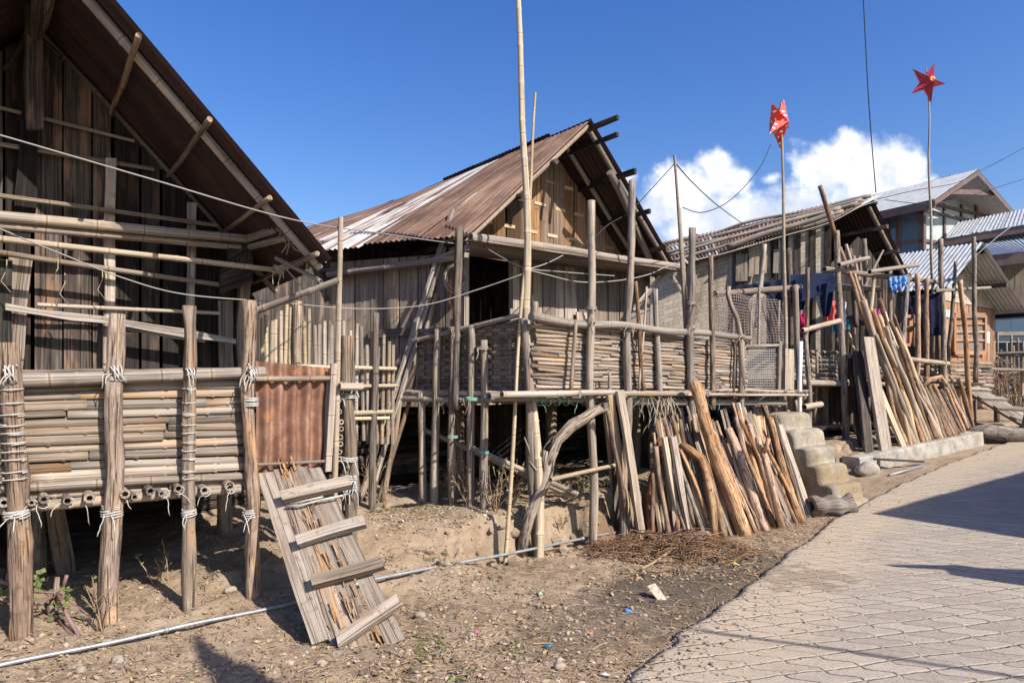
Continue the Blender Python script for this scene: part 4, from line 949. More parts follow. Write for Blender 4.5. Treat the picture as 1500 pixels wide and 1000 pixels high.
# ---------------- tall poles and the crooked branch
q = drop(G(790, 816), .05); Yq = q.y
mb = MB(); mb.bamboo(q, P(755, -70, Yq + .05), .047, .024, .36, 12, bend=.008)
single(mb, 'bamboo_pole', M['bamboo_fresh'], 'tallest and thickest bamboo pole, rising past the top of the sky before the middle house', 'pole', q)
q = drop(G(738, 826), .03); mb = MB(); mb.bamboo(q, P(785, 134, q.y + .45), .021, .012, .3, 9, bend=.006)
single(mb, 'bamboo_pole', M['bamboo_fresh'], 'thin yellow bamboo pole crossing the tallest pole', 'pole', q)
q = drop(G(762, 818), .04); Yb = q.y
def cr(l): return [P(x, y, Yb - .06 + dy * .70) for x, y, dy in l]
mb = MB(); mb.tube([q] + cr([(768, 790, .02), (776, 755, .05), (789, 725, .1), (800, 700, .16), (806, 672, .2), (817, 645, .3), (838, 622, .4), (856, 612, .5), (870, 602, .6), (892, 593, .72), (916, 578, .85)]), [.046, .05, .051, .053, .064, .056, .053, .054, .058, .05, .042, .03], 14, .22)
br = single(mb, 'crooked_branch', M['oldlog'], 'crooked grey branch propped between the ground and the platform edge', 'branch', q)
part(br, 'twig', 'oldlog', lambda mb: [mb.tube(cr([(796, 700, .15), (786, 688, .1), (776, 676, .08)]), [.028, .02, .01], 8, .2), mb.tube(cr([(795, 690, .14), (798, 665, .1), (800, 660, .1)]), [.03, .028, .02], 8, .2), mb.tube(cr([(778, 672, .1), (774, 655, .05), (768, 640, .0)]), [.01, .007, .004], 5), mb.tube(cr([(790, 670, .1), (800, 650, .05), (806, 645, .0)]), [.01, .006, .004], 5), mb.tube(cr([(802, 680, .14), (816, 662, .12)]), [.03, .02], 8, .2)])
# ---------------- poles leaning at the near corner of the middle house
LP = [((663, 307), (524, 700), .05, 'greywood', 'board', 'long grey board leaning against the side of the middle house, its end highest'),
      ((654, 352), (538, 712), .045, 'greywood', 'board', 'second long board leaning beside the highest one at the middle house'),
      ((608, 500), (541, 728), .020, 'bamboo', 'bamboo', 'thin bamboo cane leaning at the dark gap beside the woven railing'),
      ((640, 430), (522, 690), .04, 'post', 'pole', 'bent grey pole leaning between boards and pickets'),
      ((600, 505), (560, 705), .03, 'post', 'pole', 'short dark pole leaning below the woven railing corner'),
      ((618, 520), (552, 716), .028, 'post', 'pole', 'thin dark pole leaning nearest to the woven railing')]
for tp, bt, r, mt, cat, lb in LP:
    Yt = 7.75; q = drop(P(bt[0], bt[1], 7.15), .02); t = P(tp[0], tp[1], Yt if tp[1] < 450 else 7.6); mb = MB()
    if mt == 'greywood': mb.board(q, t, Vector((.032, -.02, .01)), Vector((.02, .03, .0)), rough=.010)
    elif mt == 'bamboo': mb.bamboo(q, t, r, r * .8, .3)
    else: mb.pole(q, t, r, r * .7, bend=.05)
    single(mb, 'leaning_' + cat, M[mt], lb, cat, q, 'poles leaning beside the middle house')
# ================================================================== plank ramp to the gate
rp = G(520, 945); ramp = thing('plank_ramp', 'rotten plank ramp with nailed cleats leaning up to the rusty sheet', 'ramp', rp)
top = PA.at(428, 688, .10); botL = G(470, 940); botR = G(585, 938)
rd_ = (top - rp).normalized(); rw = (botR - botL); rw.z = 0; rw = (rw - rd_ * rw.dot(rd_)).normalized(); rn = rd_.cross(rw).normalized(); rn = rn if rn.y < 0 else -rn
def rpt(px, py, o=0.0):
    k = Vector(((px - CX) / F, 1, -(py - HY) / F)); eye = Vector((0, 0, CH)); t = (rp + rn * (.03 + o) - eye).dot(rn) / k.dot(rn); return eye + k * t
def rboard(mb, a, b, c, d, th=.035, o=0.0, ex=.03, n=9, rough=.008, ends=.0):
    """a,b: pixel corners of the upper end, d,c of the lower one"""
    A, B, C, D = [rpt(*q, o) for q in (a, b, c, d)]; m = n; rings = []; vs = []; ofs = R.uniform(0, 90)
    for i in range(m + 1):
        t = i / m; l, r = A.lerp(D, t), B.lerp(C, t); L = (D - A).length; e = (r - l).normalized()
        l = l + e * noise.noise((ofs, t * L * 2.5, 0)) * rough; r = r + e * noise.noise((ofs, t * L * 2.5, 5)) * rough
        if i in (0, m): l = l + rd_ * R.uniform(-ends, ends); r = r + rd_ * R.uniform(-ends, ends)
        rings.append([l, r, r - rn * th, l - rn * th]); vs.append(t * L + ofs)
    wd = (B - A).length; mb.loft(rings, vs, [0, wd, wd + th, 2 * wd + th, 2 * wd + 2 * th], True, False)
part(ramp, 'side_plank', 'greywood', lambda mb: rboard(mb, (375, 693), (402, 690), (490, 932), (456, 944), .04))
def _rot(mb):
    for x0, x1, X0, X1, e in ((400, 418, 488, 508, .05), (419, 429, 510, 522, .09), (430, 453, 523, 553, .03)):
        rboard(mb, (x0, 686 + R.uniform(-3, 4)), (x1, 684 + R.uniform(-3, 4)), (X1, 952 - (X1 - 489) * .15), (X0, 957 - (X0 - 489) * .15), .028, R.uniform(-.008, .004), rough=.014, ends=e)
part(ramp, 'worn_plank', 'wornwood', _rot)
def _spl(mb):
    for _ in range(60):
        cx, cy, hh_ = R.choice(((430, 700, 18), (425, 692, 14), (456, 765, 24), (464, 780, 20), (500, 845, 22), (520, 880, 20), (515, 905, 24), (555, 938, 14), (500, 915, 18)))
        x, y = cx + R.gauss(0, 9), cy + R.gauss(0, hh_ * .6); l = R.uniform(.04, .15); p = rpt(x, y, R.uniform(-.004, .014)); mb.board(p, p + rd_ * l + rn * R.uniform(-.004, .02) + rw * R.uniform(-.01, .01), rw * R.uniform(.004, .013), rn * .006, n=1)
part(ramp, 'splinters', 'rotwood', _spl)
part(ramp, 'side_plank', 'greywood', lambda mb: rboard(mb, (446, 686), (470, 684), (593, 936), (566, 946), .04, -.01))
for a, b, hw in (((413, 728), (512, 706), 13), ((436, 792), (535, 763), 14), ((457, 852), (561, 824), 15), ((495, 940), (584, 880), 15)):
    def _c(mb):
        A, B = rpt(*a, .05), rpt(*b, .05); mb.board(A, B, rd_ * .085, rn * .062, n=5, rough=.006, ends=.006)
    part(ramp, 'cleat', 'greywood', _c)
part(ramp, 'rope', 'rope', lambda mb: [mb.tube([rpt(419, 741, .03), rpt(440, 740, .035), rpt(470, 732, .03), rpt(500, 726, .03), PB.at(512, 722, .12)], .008, 6), mb.tube([rpt(425, 738, .03), rpt(470, 728, .035), PB.at(506, 716, .12)], .007, 6)])
# galvanised water pipe along the ground
def span(p, q):
    a, b_ = G(*p), G(*q); n = 24; ps = [a.lerp(b_, k / n) for k in range(n + 1)]
    lift = max(h(v.x, v.y) - v.z for v in ps); lift = min(lift, .05) + .022
    return [v + Vector((0, 0, lift + .004 * math.sin(k * .5))) for k, v in enumerate(ps)]
out = span((-60, 998), (425, 891)) + span((540, 866), (972, 775))
pipe = thing('water_pipe', 'long galvanised water pipe lying across the dirt below both platforms', 'pipe', out[0])
part(pipe, 'tube', 'pipe', lambda mb: mb.tube(out, .0135, 10))
part(pipe, 'coupling', 'pipe', lambda mb: [mb.tube([out[k].lerp(out[k + 1], .2), out[k].lerp(out[k + 1], .5)], .020, 10) for k in (13, 24, 40)])
# ================================================================== firewood leaning against the middle platform
def fwY(px): return float(np.interp(px, [905, 960, 1060, 1130, 1195], [7.42, 7.22, 7.25, 7.75, 8.35]))
def fbase(px, dy=0.0):
    Y = fwY(px) + dy; x = (px - CX) / F * Y; return Vector((x, Y, h(x, Y) - .02))
GRP = 'firewood leaning under the middle platform'
def ftop(px, py, o=.10): return A2.at(px, py, o)
def fw(bx, dy, tx, ty, r, mat, label, cat='firewood log', name='firewood_log', o=.10, kind='log', wd=.1, grp=GRP, r1=None, seg=9):
    b, t = fbase(bx, dy), ftop(tx, ty, o); mb = MB()
    if kind == 'board': mb.board(b, t, (A2.d3() * 1.0 + A2.n3() * R.uniform(-.2, .2)) * wd, A2.n3() * .035, rough=.01, ends=.01)
    elif kind == 'split':
        d = t - b; e = A2.d3(); mb.tube([b.lerp(t, k / 7) + e * .02 * noise.noise((bx, k * .4, 0)) for k in range(8)], [r * (.9 + .3 * noise.noise((bx, k, 2))) for k in range(8)], 4, .25)
        for f in range(len(mb.s)): mb.s[f] = False
    else: mb.pole(b, t, r, r1 or r * .82, bend=.045, jit=.16, seg=seg)
    return single(mb, name, M[mat], label, cat, b, grp)
fw(942, -.05, 907, 572, .05, 'split', 'pale sawn board standing in front, brightest at the near end of the firewood', 'board', 'sawn_board', .28, 'board', .095)
fw(923, .12, 893, 578, .06, 'split', 'weathered sawn board upright right behind the brightest board', 'board', 'sawn_board', .22, 'board', .09)
fw(906, .25, 887, 590, .06, 'greywood', 'grey board standing in the shade at the near end of the firewood', 'board', 'sawn_board', .2, 'board', .09)
fw(918, .02, 890, 600, .028, 'log', 'thin straight stick leaning before the shaded grey board', o=.3)
fw(1012, .0, 985, 638, .07, 'greywood', 'wide grey slab of wood leaning among the firewood logs', 'slab', 'wood_slab', .45, 'board', .115)
fw(998, .04, 973, 640, .05, 'split', 'narrow yellow split slab beside the wide grey slab', 'slab', 'wood_slab', .42, 'board', .055)
fw(1093, -.08, 1016, 560, .082, 'log', 'thickest longest firewood log, its cut end above the platform floor', o=.32, r1=.062, seg=14)
for bx, tx, ty, r in ((1122, 1066, 628, .055), (1142, 1097, 622, .052), (1062, 1020, 634, .046), (1172, 1128, 612, .046)):
    fw(bx, -.02, tx, ty, r, 'log', {1122: 'thick brown log leaning next right of the thickest longest log', 1142: 'smooth orange log leaning in the middle of the firewood', 1062: 'greyish log with a swollen knot left of the thickest longest log', 1172: 'straight peeled log in the far end of the firewood'}[bx], o=.34, seg=12)
fw(1188, .05, 1142, 622, .06, 'greywood', 'grey plank closing the far end of the firewood by the steps', 'board', 'wood_slab', .3, 'board', .10)
# twisted red branch and a bent branch
mb = MB(); b = fbase(955, -.05); mb.tube([b, P(952, 730, 7.3), P(958, 700, 7.35), P(966, 680, 7.38), P(962, 655, 7.42), P(968, 630, 7.5)], [.05, .045, .05, .06, .05, .035], 9, .35)
tw = single(mb, 'twisted_branch', M['redwood'], 'twisted torn branch of red heartwood near the pale boards', 'branch', b, GRP); part(tw, 'splinter', 'redwood', lambda mb: [mb.tube([P(960, 690, 7.36), P(970 + k * 5, 660 - k * 4, 7.3), P(975 + k * 3, 635 + k * 6, 7.3)], [.02, .014, .003], 4, .3) for k in range(3)])
mb = MB(); b = fbase(1047, -.1); mb.tube([b] + [P(x, y, 7.25 + k * .05) for k, (x, y) in enumerate(((1044, 745), (1038, 712), (1034, 690), (1028, 672), (1012, 660), (998, 650)))], [.042, .042, .045, .046, .05, .048, .042], 10, .2)
single(mb, 'bent_log', M['log'], 'bent firewood log crooked like an elbow left of the thickest longest log', 'firewood log', b, GRP)
mb = MB(); b = fbase(1146, -.1); mb.tube([b, P(1128, 700, 7.7), P(1120, 670, 7.75), P(1113, 655, 7.8), P(1110, 640, 7.85)], [.042, .038, .036, .034, .03], 9, .2)
fk = single(mb, 'forked_log', M['log'], 'forked firewood log with a short side branch', 'firewood log', b, GRP); part(fk, 'fork', 'log', lambda mb: mb.tube([P(1118, 664, 7.76), P(1123, 652, 7.72), P(1126, 642, 7.7)], [.028, .024, .022], 8, .15))
n_ = 0
for row, (dy, o, tl, th_, cnt) in enumerate(((.20, .16, 604, 634, 40), (.08, .26, 616, 655, 38), (-.03, .36, 645, 715, 24))):
    for k in range(cnt):
        bx = 955 + (1182 - 955) * (k + R.uniform(.15, .85)) / cnt; lean = np.interp(bx, [950, 1030, 1185], [-4, 42, 60]) + R.uniform(-16, 14)
        if row == 2 and 1080 < bx < 1108: continue
        ty = R.uniform(tl, th_) - (bx - 955) * .11 * (1 if row < 2 else .6); r = R.uniform(.016, .035) * (1 if row < 2 else .85)
        sp = R.random(); mat = 'log' if sp < .64 else ('split' if sp < .87 else ('redwood' if sp < .92 else 'oldlog'))
        fw(bx, dy + R.uniform(-.06, .05), bx - lean, ty, r, mat, 'slender firewood pole leaning in the crowded stack beneath the middle platform', o=o + R.uniform(-.04, .05), kind='split' if mat in ('split', 'redwood') else 'log'); n_ += 1
for k in range(16):   # a second heap higher up beneath the floor
    bx = R.uniform(1085, 1168); b = fbase(bx + 20, .75); t = A2.at(bx, R.uniform(586, 604), -.25); mb = MB(); mb.pole(b, t, R.uniform(.022, .034), bend=.03)
    single(mb, 'firewood_log', M['split'] if k % 3 else M['log'], 'short firewood pole stacked behind the others right under the platform floor', 'firewood log', b, GRP)
# ---------------- concrete steps
ud = Vector((.5, -.866, 0)).normalized(); vd = Vector((.866, .5, 0)); s0 = Vector((3.66, 9.65, 0)); zb_ = .10
mb = MB(); W_ = .66; tr = .20; N = 5; ztop = 1.27
prof = []
for k in range(N):
    z = ztop - k * .225; x0 = k * tr - (.45 if k == 0 else 0); x1 = (k + 1) * tr
    prof += [(x0 + .028, z - .004), (x0 + .06, z), (x1 - .06, z + .004), (x1 - .022, z - .012), (x1 - .004, z - .045), (x1 + .006, z - .12), (x1 + .016, z - .19)]
prof += [(N * tr + .06, ztop - N * .225 + .03), (N * tr + .16, ztop - N * .225 - .06), (N * tr + .2, -.12)]
m = 16
for j in range(m + 1):
    v = W_ * j / m
    for i_, (x, z) in enumerate(prof):
        e = (abs(j / m - .5) * 2) ** 6 * .05
        q = s0 + ud * (x - e + .05 * noise.noise((x * 3, v * 4, z * 3)) + .02 * noise.noise((x * 9, v * 9, z * 9))) + vd * v
        mb.v.append(Vector((q.x, q.y, z - e * .8 + .018 * noise.noise((x * 4, v * 5, 7)))))
L = len(prof)
for j in range(m):
    for i_ in range(L - 1): mb.face((j * L + i_, j * L + i_ + 1, (j + 1) * L + i_ + 1, (j + 1) * L + i_)[::-1], ((0, 0),) * 4, True)
for j in (0, m):
    o = len(mb.v)
    for x, z in prof: q = s0 + ud * x + vd * (W_ * j / m); mb.v.append(Vector((q.x, q.y, -.12)))
    for i_ in range(L - 1): mb.face((j * L + i_, j * L + i_ + 1, o + i_ + 1, o + i_), ((0, 0),) * 4)
single(mb, 'concrete_steps', M['concrete'], 'worn mossy concrete steps climbing to the end of the middle platform', 'steps', (s0.x, s0.y, .1))
def lump(name, label, cat, c, size, mat, grp=None, seed=None, rot=0, sub=3, amp=.25, log=False):
    bm_ = __import__('bmesh').new(); __import__('bmesh').ops.create_icosphere(bm_, subdivisions=sub, radius=1); mb = MB(); o = R.uniform(0, 99); ca, sa = math.cos(rot), math.sin(rot)
    for v in bm_.verts:
        p = v.co.copy()
        if log: p.x = max(-.85, min(.85, p.x * 1.35))
        k = 1 + amp * noise.noise(p * 1.3 + Vector((o, 0, 0))) + amp * .5 * noise.noise(p * 4 + Vector((o, 9, 0)))
        p = Vector((p.x * size[0] * k, p.y * size[1] * k, p.z * size[2] * k)); mb.v.append(Vector((c[0] + p.x * ca - p.y * sa, c[1] + p.x * sa + p.y * ca, c[2] + p.z)))
    for f in bm_.faces: mb.face(tuple(v.index for v in f.verts), ((0, 0),) * 3, True)
    return single(mb, name, mat, label, cat, c, grp)
c = on_base(1216, 753); lg = MB(); lg.tube([Vector((c.x, c.y, c.z + .10)) + Vector((.27, .06, 0)) * k for k in [-1 + .1 * q for q in range(21)]], [.125 + .02 * math.sin(q * .7) for q in range(21)], 18, .18, hollow=.6)
single(lg, 'log', M['post'], 'short cracked log lying at the foot of the concrete steps', 'log', c)
lump('rock', 'pale rounded rock beside the foot of the concrete steps', 'rock', (K0.x + .05, K0.y - .1, h(K0.x, K0.y) + .05), (.24, .15, .13), M['kerb'], rot=.4)
for px, py, sz, lb in ((1030, 788, .12, 'flat pale stone at the foot of the bent firewood log'), (1072, 768, .09, 'dark stone wedged under the thickest longest log'), (1000, 795, .10, 'flat stone by the end of the water pipe')):
    c = G(px, py); lump('stone', lb, 'stone', (c.x, c.y, c.z + .02), (sz * 1.5, sz * .8, sz * .45), M['stone'], rot=.5)
# ---------------- kerb / gutter, iron stand
kb = MB(); ring = []
for k in range(25):
    a = -.05 + (KL + .05) * k / 24; q = K0.xy + KD * a; z0 = float(base(q.x, q.y)); w1 = .02 * noise.noise((a * 2, 0, 0)); dz = .26 + .012 * noise.noise((a * 1.3, 4, 0)); nn = Vector((KN.x, KN.y, 0))
    ring.append([Vector((q.x, q.y, z0 - .12)) + nn * .02, Vector((q.x, q.y, z0 + dz - .02)) + nn * w1, Vector((q.x, q.y, z0 + dz)) - nn * (.02 - w1), Vector((q.x, q.y, z0 + dz + .006)) - nn * .30, Vector((q.x, q.y, z0 - .12)) - nn * .30])
kb.loft(ring, [k * .2 for k in range(25)], [0, .3, .33, .6, .9, 1.2], True, False)
single(kb, 'concrete_kerb', M['kerb'], 'pale concrete kerb below the leaning poles along the road', 'kerb', K0)
p0 = on_base(1287, 692); st = thing('iron_stand', 'low dark iron bar on a short leg before the pale kerb', 'iron stand', p0)
part(st, 'bar', 'iron', lambda mb: mb.board(P(1280, 672, p0.y), P(1353, 676, p0.y + .5), Vector((0, 0, .035)), Vector((.0, .05, 0)), rough=.001)); part(st, 'leg', 'iron', lambda mb: mb.board(p0 - Vector((0, 0, .04)), P(1287, 673, p0.y), Vector((.04, 0, 0)), Vector((0, .03, 0)), rough=.001))
mb = MB(); a_, b_ = on_base(1302, 696, .02), on_base(1352, 682, .02); mb.tube([a_, b_], .022, 8); single(mb, 'pipe', M['pipe'], 'short grey pipe lying on the ground under the iron bar', 'pipe', a_)
# ================================================================== 3. right-hand house with veranda
c3 = P(1215, 600, 13.5); house3 = thing('wooden_house', 'grey woven bamboo house with low layered tin roof behind the washing', 'house', (c3.x, c3.y, h(c3.x, c3.y)))
p3b = P(985, 500, 14.2); L3 = Plane((p3b.x, p3b.y), (c3.x - p3b.x, c3.y - p3b.y)); l3 = (Vector((c3.x, c3.y)) - Vector((p3b.x, p3b.y))).length
E0, E1, T0, T1 = P(985, 390, 14.05), P(1228, 318, 13.35), P(960, 361, 16.5), P(1298, 284, 13.8)
f3 = Vector((1.55, 1.15)).normalized(); F3 = Plane((c3.x, c3.y), (f3.x, f3.y))
ez = lambda a: E0.z + (E1.z - E0.z) * a / l3
part(house3, 'side_wall', 'woven', lambda mb: plank_wall(mb, L3, -.5, l3, .8, lambda a: ez(a) - .05, (.75, .95), .02, .012))
part(house3, 'wall_post', 'darkwood', lambda mb: [mb.board(L3.at(x, 520, .03), Vector((*L3.at(x, 400, .03).xy, ez(L3.a(L3.at(x, 400))) - .06)), L3.d3() * .12, L3.n3() * .04) for x in (1078, 1092, 1134, 1150, 1168, 1190, 1213)])
part(house3, 'dark_board', 'wallwood', lambda mb: [mb.board(L3.at(x, y1, .1), L3.at(x + 1, y0, .06), L3.d3() * w_, L3.n3() * .03) for x, y0, y1, w_ in ((1086, 372, 412, .22), (1100, 376, 405, .10), (1108, 375, 402, .09), (1120, 370, 400, .08), (1136, 365, 400, .10))])
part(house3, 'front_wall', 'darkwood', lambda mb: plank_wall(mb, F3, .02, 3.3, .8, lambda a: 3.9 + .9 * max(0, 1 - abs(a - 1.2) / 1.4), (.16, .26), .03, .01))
Er3 = P(1333, 406, 14.9); dR3 = T0 - T1
def sag(A, B, n=4): return [A.lerp(B, k / n) for k in range(n + 1)]
def _rf3(mb):
    t3 = lambda s: [.62, -.2, .1, -.4, -.2, .55, .3, -.3][int(s * 7.9)]
    sheets(mb, T1, T0, E0, E1, w=.85, tones=t3, ragged=.35, rows=5, lift=.03); sheets(mb, T1.lerp(E1, .45) + Vector((0, 0, .05)), T0.lerp(E0, .4) + Vector((0, 0, .05)), E0.lerp(T0, -.06), E1.lerp(T1, .06), w=.9, tones=lambda s: [-.4, -.2, .4, -.3, -.4, .5, .3, .1][int(s * 7.9)], ragged=.2, rows=4, lift=.03)
r3 = part(house3, 'roof', 'roof_rust', _rf3)
def _bw3(mb):
    for f, o in ((.05, .05), (.35, .08), (.62, .10), (.97, .09), (.8, .12)):
        a, b_ = T1.lerp(E1, f) + Vector((0, 0, o)), T0.lerp(E0, f) + Vector((0, 0, o)); mb.pole(a - dR3 * R.uniform(-.05, .02), b_, .04, .03)
    mb.pole(L3.w(l3 * .35, ez(l3 * .35) + .02, .25), L3.w(l3, ez(l3) + .03, .35), .06, .05); mb.bamboo(E1 + Vector((0, -.05, 0)), E1.lerp(E0, .75) + Vector((0, 0, -.06)), .04)
part(r3, 'pole', 'greywood', _bw3)
r3b = part(house3, 'roof', 'roof_dark', lambda mb: sheets(mb, T1.lerp(T0, .05), T0, Er3 + dR3, Er3, w=.8, ragged=.05, rows=6))
part(r3b, 'purlin', 'darkwood', lambda mb: [mb.board(T1.lerp(T0, .05).lerp(Er3, f) + Vector((0, 0, -.10)) - dR3.normalized() * .06, T1.lerp(Er3, f) + dR3 * .5 + Vector((0, 0, -.10)), Vector((0, 0, .08)), Vector((.06, .03, 0))) for f in (.02, .3, .6, .92)])
part(r3b, 'rafter', 'bamboo_old', lambda mb: mb.bamboo(T1.lerp(T0, .06) + Vector((.0, .1, -.12)), Er3 + Vector((0, .1, -.12)), .05))
def _in3(mb):
    q = F3.off(-2.5); plank_wall(mb, q, -1.0, 4, .7, 4.5, (.4, .6), .03, .0); 
    q = L3; a, b_ = q.w(0, .85, 1.0), q.w(l3, .85, 1.0); e = F3.d3() * 5; mb.hexa([a, b_, b_ + e, a + e] + [x + Vector((0, 0, .06)) for x in (a, b_, b_ + e, a + e)])
part(house3, 'floor', 'darkwood', _in3)
# veranda frame of the right-hand house
p_ = A3.w(0, 0); plat3 = thing('bamboo_platform', 'stilted veranda of thin uneven posts before the woven bamboo house', 'platform', (p_.x, p_.y, h(p_.x, p_.y)))
def p3(tp, bt, r, o=.0, ground=False, mat=None, nm='post', **k): return part(plat3, nm, mat or R.choice(('post', 'barkpost', 'greywood', 'oldlog', 'log')), lambda mb: post(mb, A3, tp, bt, r, r * .8, o, ground, **k))
p3((1225, 338), (1240, 657), .062, .05, True, bend=.012); p3((1201, 272), (1223, 345), .045, .05, bend=.02)
p3((1156, 364), (1160, 540), .055, -.3); p3((1164, 417), (1176, 640), .06, .1, mat='greywood'); p3((1184, 392), (1180, 500), .035, .15); p3((1180, 490), (1186, 640), .045, .2, bend=.03); p3((1197, 515), (1193, 620), .03, -.3)
p3((1245, 364), (1254, 480), .05, -.4); p3((1266, 350), (1270, 470), .05, -.4); p3((1259, 375), (1263, 450), .03, -.3); p3((1304, 396), (1302, 520), .045); p3((1330, 402), (1318, 560), .05, .1); p3((1343, 400), (1340, 600), .055, .1, bend=.02)
p3((1358, 408), (1357, 600), .055, .1); p3((1378, 350), (1385, 625), .06, .15, bend=.012); p3((1400, 383), (1388, 540), .045, .0); p3((1407, 410), (1424, 628), .055, .3, bend=.02); p3((1427, 347), (1429, 560), .05, .35)
p3((1375, 470), (1378, 600), .04); p3((1148, 440), (1146, 600), .045, -.2); p3((1138, 478), (1150, 600), .035, .1); p3((1120, 358), (1108, 480), .05, -.6); p3((1272, 560), (1272, 600), .04, -.3); p3((1250, 480), (1254, 640), .035, -.1)
p3((1165, 640), (1166, 660), .05); 
def p3r(p, q, r, o=.1, mat='bamboo', nm='rail'): return part(plat3, nm, mat, lambda mb: mb.bamboo(A3.at(*p, o), A3.at(*q, o), r, r, .4, 8))
p3r((1207, 394), (1318, 408), .05, .0, 'bamboo'); p3r((1318, 408), (1374, 413), .045, .0, 'bamboo'); p3r((1047, 430), (1200, 419), .05, .0, 'bamboo_old'); p3r((1175, 484), (1230, 470), .045, .15); p3r((1229, 388), (1272, 378), .04, .2, 'bamboo_old'); p3r((1274, 398), (1344, 388), .04, .2, 'bamboo_old')
p3r((1228, 420), (1288, 424), .06, -.3, 'greywood'); p3r((1329, 526), (1389, 533), .05, .15); p3r((1150, 560), (1262, 562), .05, .0); p3r((1178, 596), (1203, 592), .05, .3, 'greywood'); p3r((1285, 552), (1440, 560), .05, .0, 'bamboo_old'); p3r((1370, 426), (1450, 421), .035, .2, 'greywood')
part(plat3, 'slat_panel', 'bamboo_old', lambda mb: slats(mb, A3, A3.a(A3.at(1176, 520)), A3.a(A3.at(1262, 520)), A3.at(1200, 556).z, A3.at(1200, 512).z, .075, .035, -.5, (.6, 1.4), .6))
part(plat3, 'slat_panel', 'bamboo_old', lambda mb: slats(mb, A3, A3.a(A3.at(1285, 520)), A3.a(A3.at(1460, 520)), A3.at(1400, 558).z, A3.at(1400, 530).z, .08, .035, -.1, (.6, 1.4), .6))
def _fl3(mb):
    z = A3.at(1200, 560).z
    for k in range(14): mb.bamboo(A3.w(A3.a(A3.at(1150, 560)), z, -.05 - k * .12), A3.w(A3.a(A3.at(1455, 560)), z - .03, -.05 - k * .12), .05, .05, .6, 6)
part(plat3, 'floor', 'bamboo_old', _fl3)
part(plat3, 'skirt', 'darkwood', lambda mb: slats(mb, A3, -2.5, 6.4, .5, 2.0, .16, .085, -2.2, (.8, 2), .7))
part(plat3, 'stilt', 'post', lambda mb: [mb.pole(drop(A3.w(a, 0, o), .1), A3.w(a, 1.75, o), .06) for a in (-.6, .5, 1.4, 2.3, 3.3, 4.4) for o in (-.7, -1.5)])
# lattice panel and plastic mesh at the end of the middle platform
NP = A2.off(-.55)
def lattice(mb, pl, x0, y0, x1, y1, nx_, ny_, r, bow=0.0):
    def f(u, v): return pl.at(x0 + (x1 - x0) * u, y0 + (y1 - y0) * v + (1 - v) * 10 * (u - .3) * bow, 0) + pl.n3() * bow * .08 * math.sin(u * 6 + v * 3)
    for i_ in range(nx_ + 1): mb.tube([f(i_ / nx_, k / 8) for k in range(9)], r, 4)
    for j in range(ny_ + 1): mb.tube([f(k / 8, j / ny_) for k in range(9)], r, 4)
net = thing('mesh_panel', 'brownish plastic mesh hung between thin sticks at the far end of the middle platform', 'mesh panel', NP.at(1095, 575))
mnet = mat_plain('brown_mesh', (.20, .16, .145), .6)
part(net, 'net', mnet, lambda mb: lattice(mb, NP, 1046, 432, 1141, 508, 26, 18, .006, 1)); part(net, 'stick', 'bamboo', lambda mb: [mb.bamboo(NP.at(x, y1, .05), NP.at(x2, y0, .05), .02, .018, .3) for x, x2, y0, y1 in ((1139, 1141, 440, 508), (1111, 1112, 420, 505), (1099, 1100, 455, 505), (1128, 1129, 456, 505), (1073, 1074, 462, 500))])
lat = thing('mesh_panel', 'grey square mesh panel standing on the far end of the middle platform floor', 'mesh panel', NP.at(1115, 575)); mlat = mat_plain('grey_mesh', (.27, .245, .225), .6)
part(lat, 'net', mlat, lambda mb: lattice(mb, A2.off(-.08), 1090, 507, 1135, 572, 17, 18, .0065)); part(lat, 'frame', 'greywood', lambda mb: [mb.board(A2.at(1140, 578, -.05), A2.at(1142, 500, -.05), A2.d3() * .08, A2.n3() * .04), mb.board(A2.at(1090, 507, -.05), A2.at(1140, 505, -.05), Vector((0, 0, .03)), A2.n3() * .03)])
bx_ = A2.at(1155, 545, -.2)
mb = MB(); mb.board(Vector((bx_.x, bx_.y, 1.56)), Vector((bx_.x, bx_.y, A2.at(1150, 508).z)), A2.d3() * .28, A2.n3() * .04, rough=.01); single(mb, 'grey_board', M['greywood'], 'wide grey board upright between the mesh panel and white pipe', 'board', (bx_.x, bx_.y, 1.56))
mb = MB(); q = drop(A2.at(1172, 640, .12)); mb.tube([q, A2.at(1171, 565, .12), A2.at(1173, 500, .12)], .03, 9); single(mb, 'white_pipe', mat_plain('white_pvc', (.62, .60, .56), .45), 'white plastic pipe standing at the top of the concrete steps', 'pipe', q)
# poles standing in the middle of the row between the houses
for tp, bt, pl, r, lb in (((989, 228), (1011, 500), A2, .026, 'thin dark pole that carries the wires above the middle platform'), ((996, 305), (1013, 470), A2, .022, 'short pale cane tied along the thin wire pole')):
    mb = MB(); q = pl.at(*bt, .0); q.z = 1.55; mb.bamboo(q, pl.at(*tp, .05), r, r * .6, .3); single(mb, 'bamboo_pole', M['bamboo_old' if r > .025 else 'bamboo'], lb, 'pole', q)
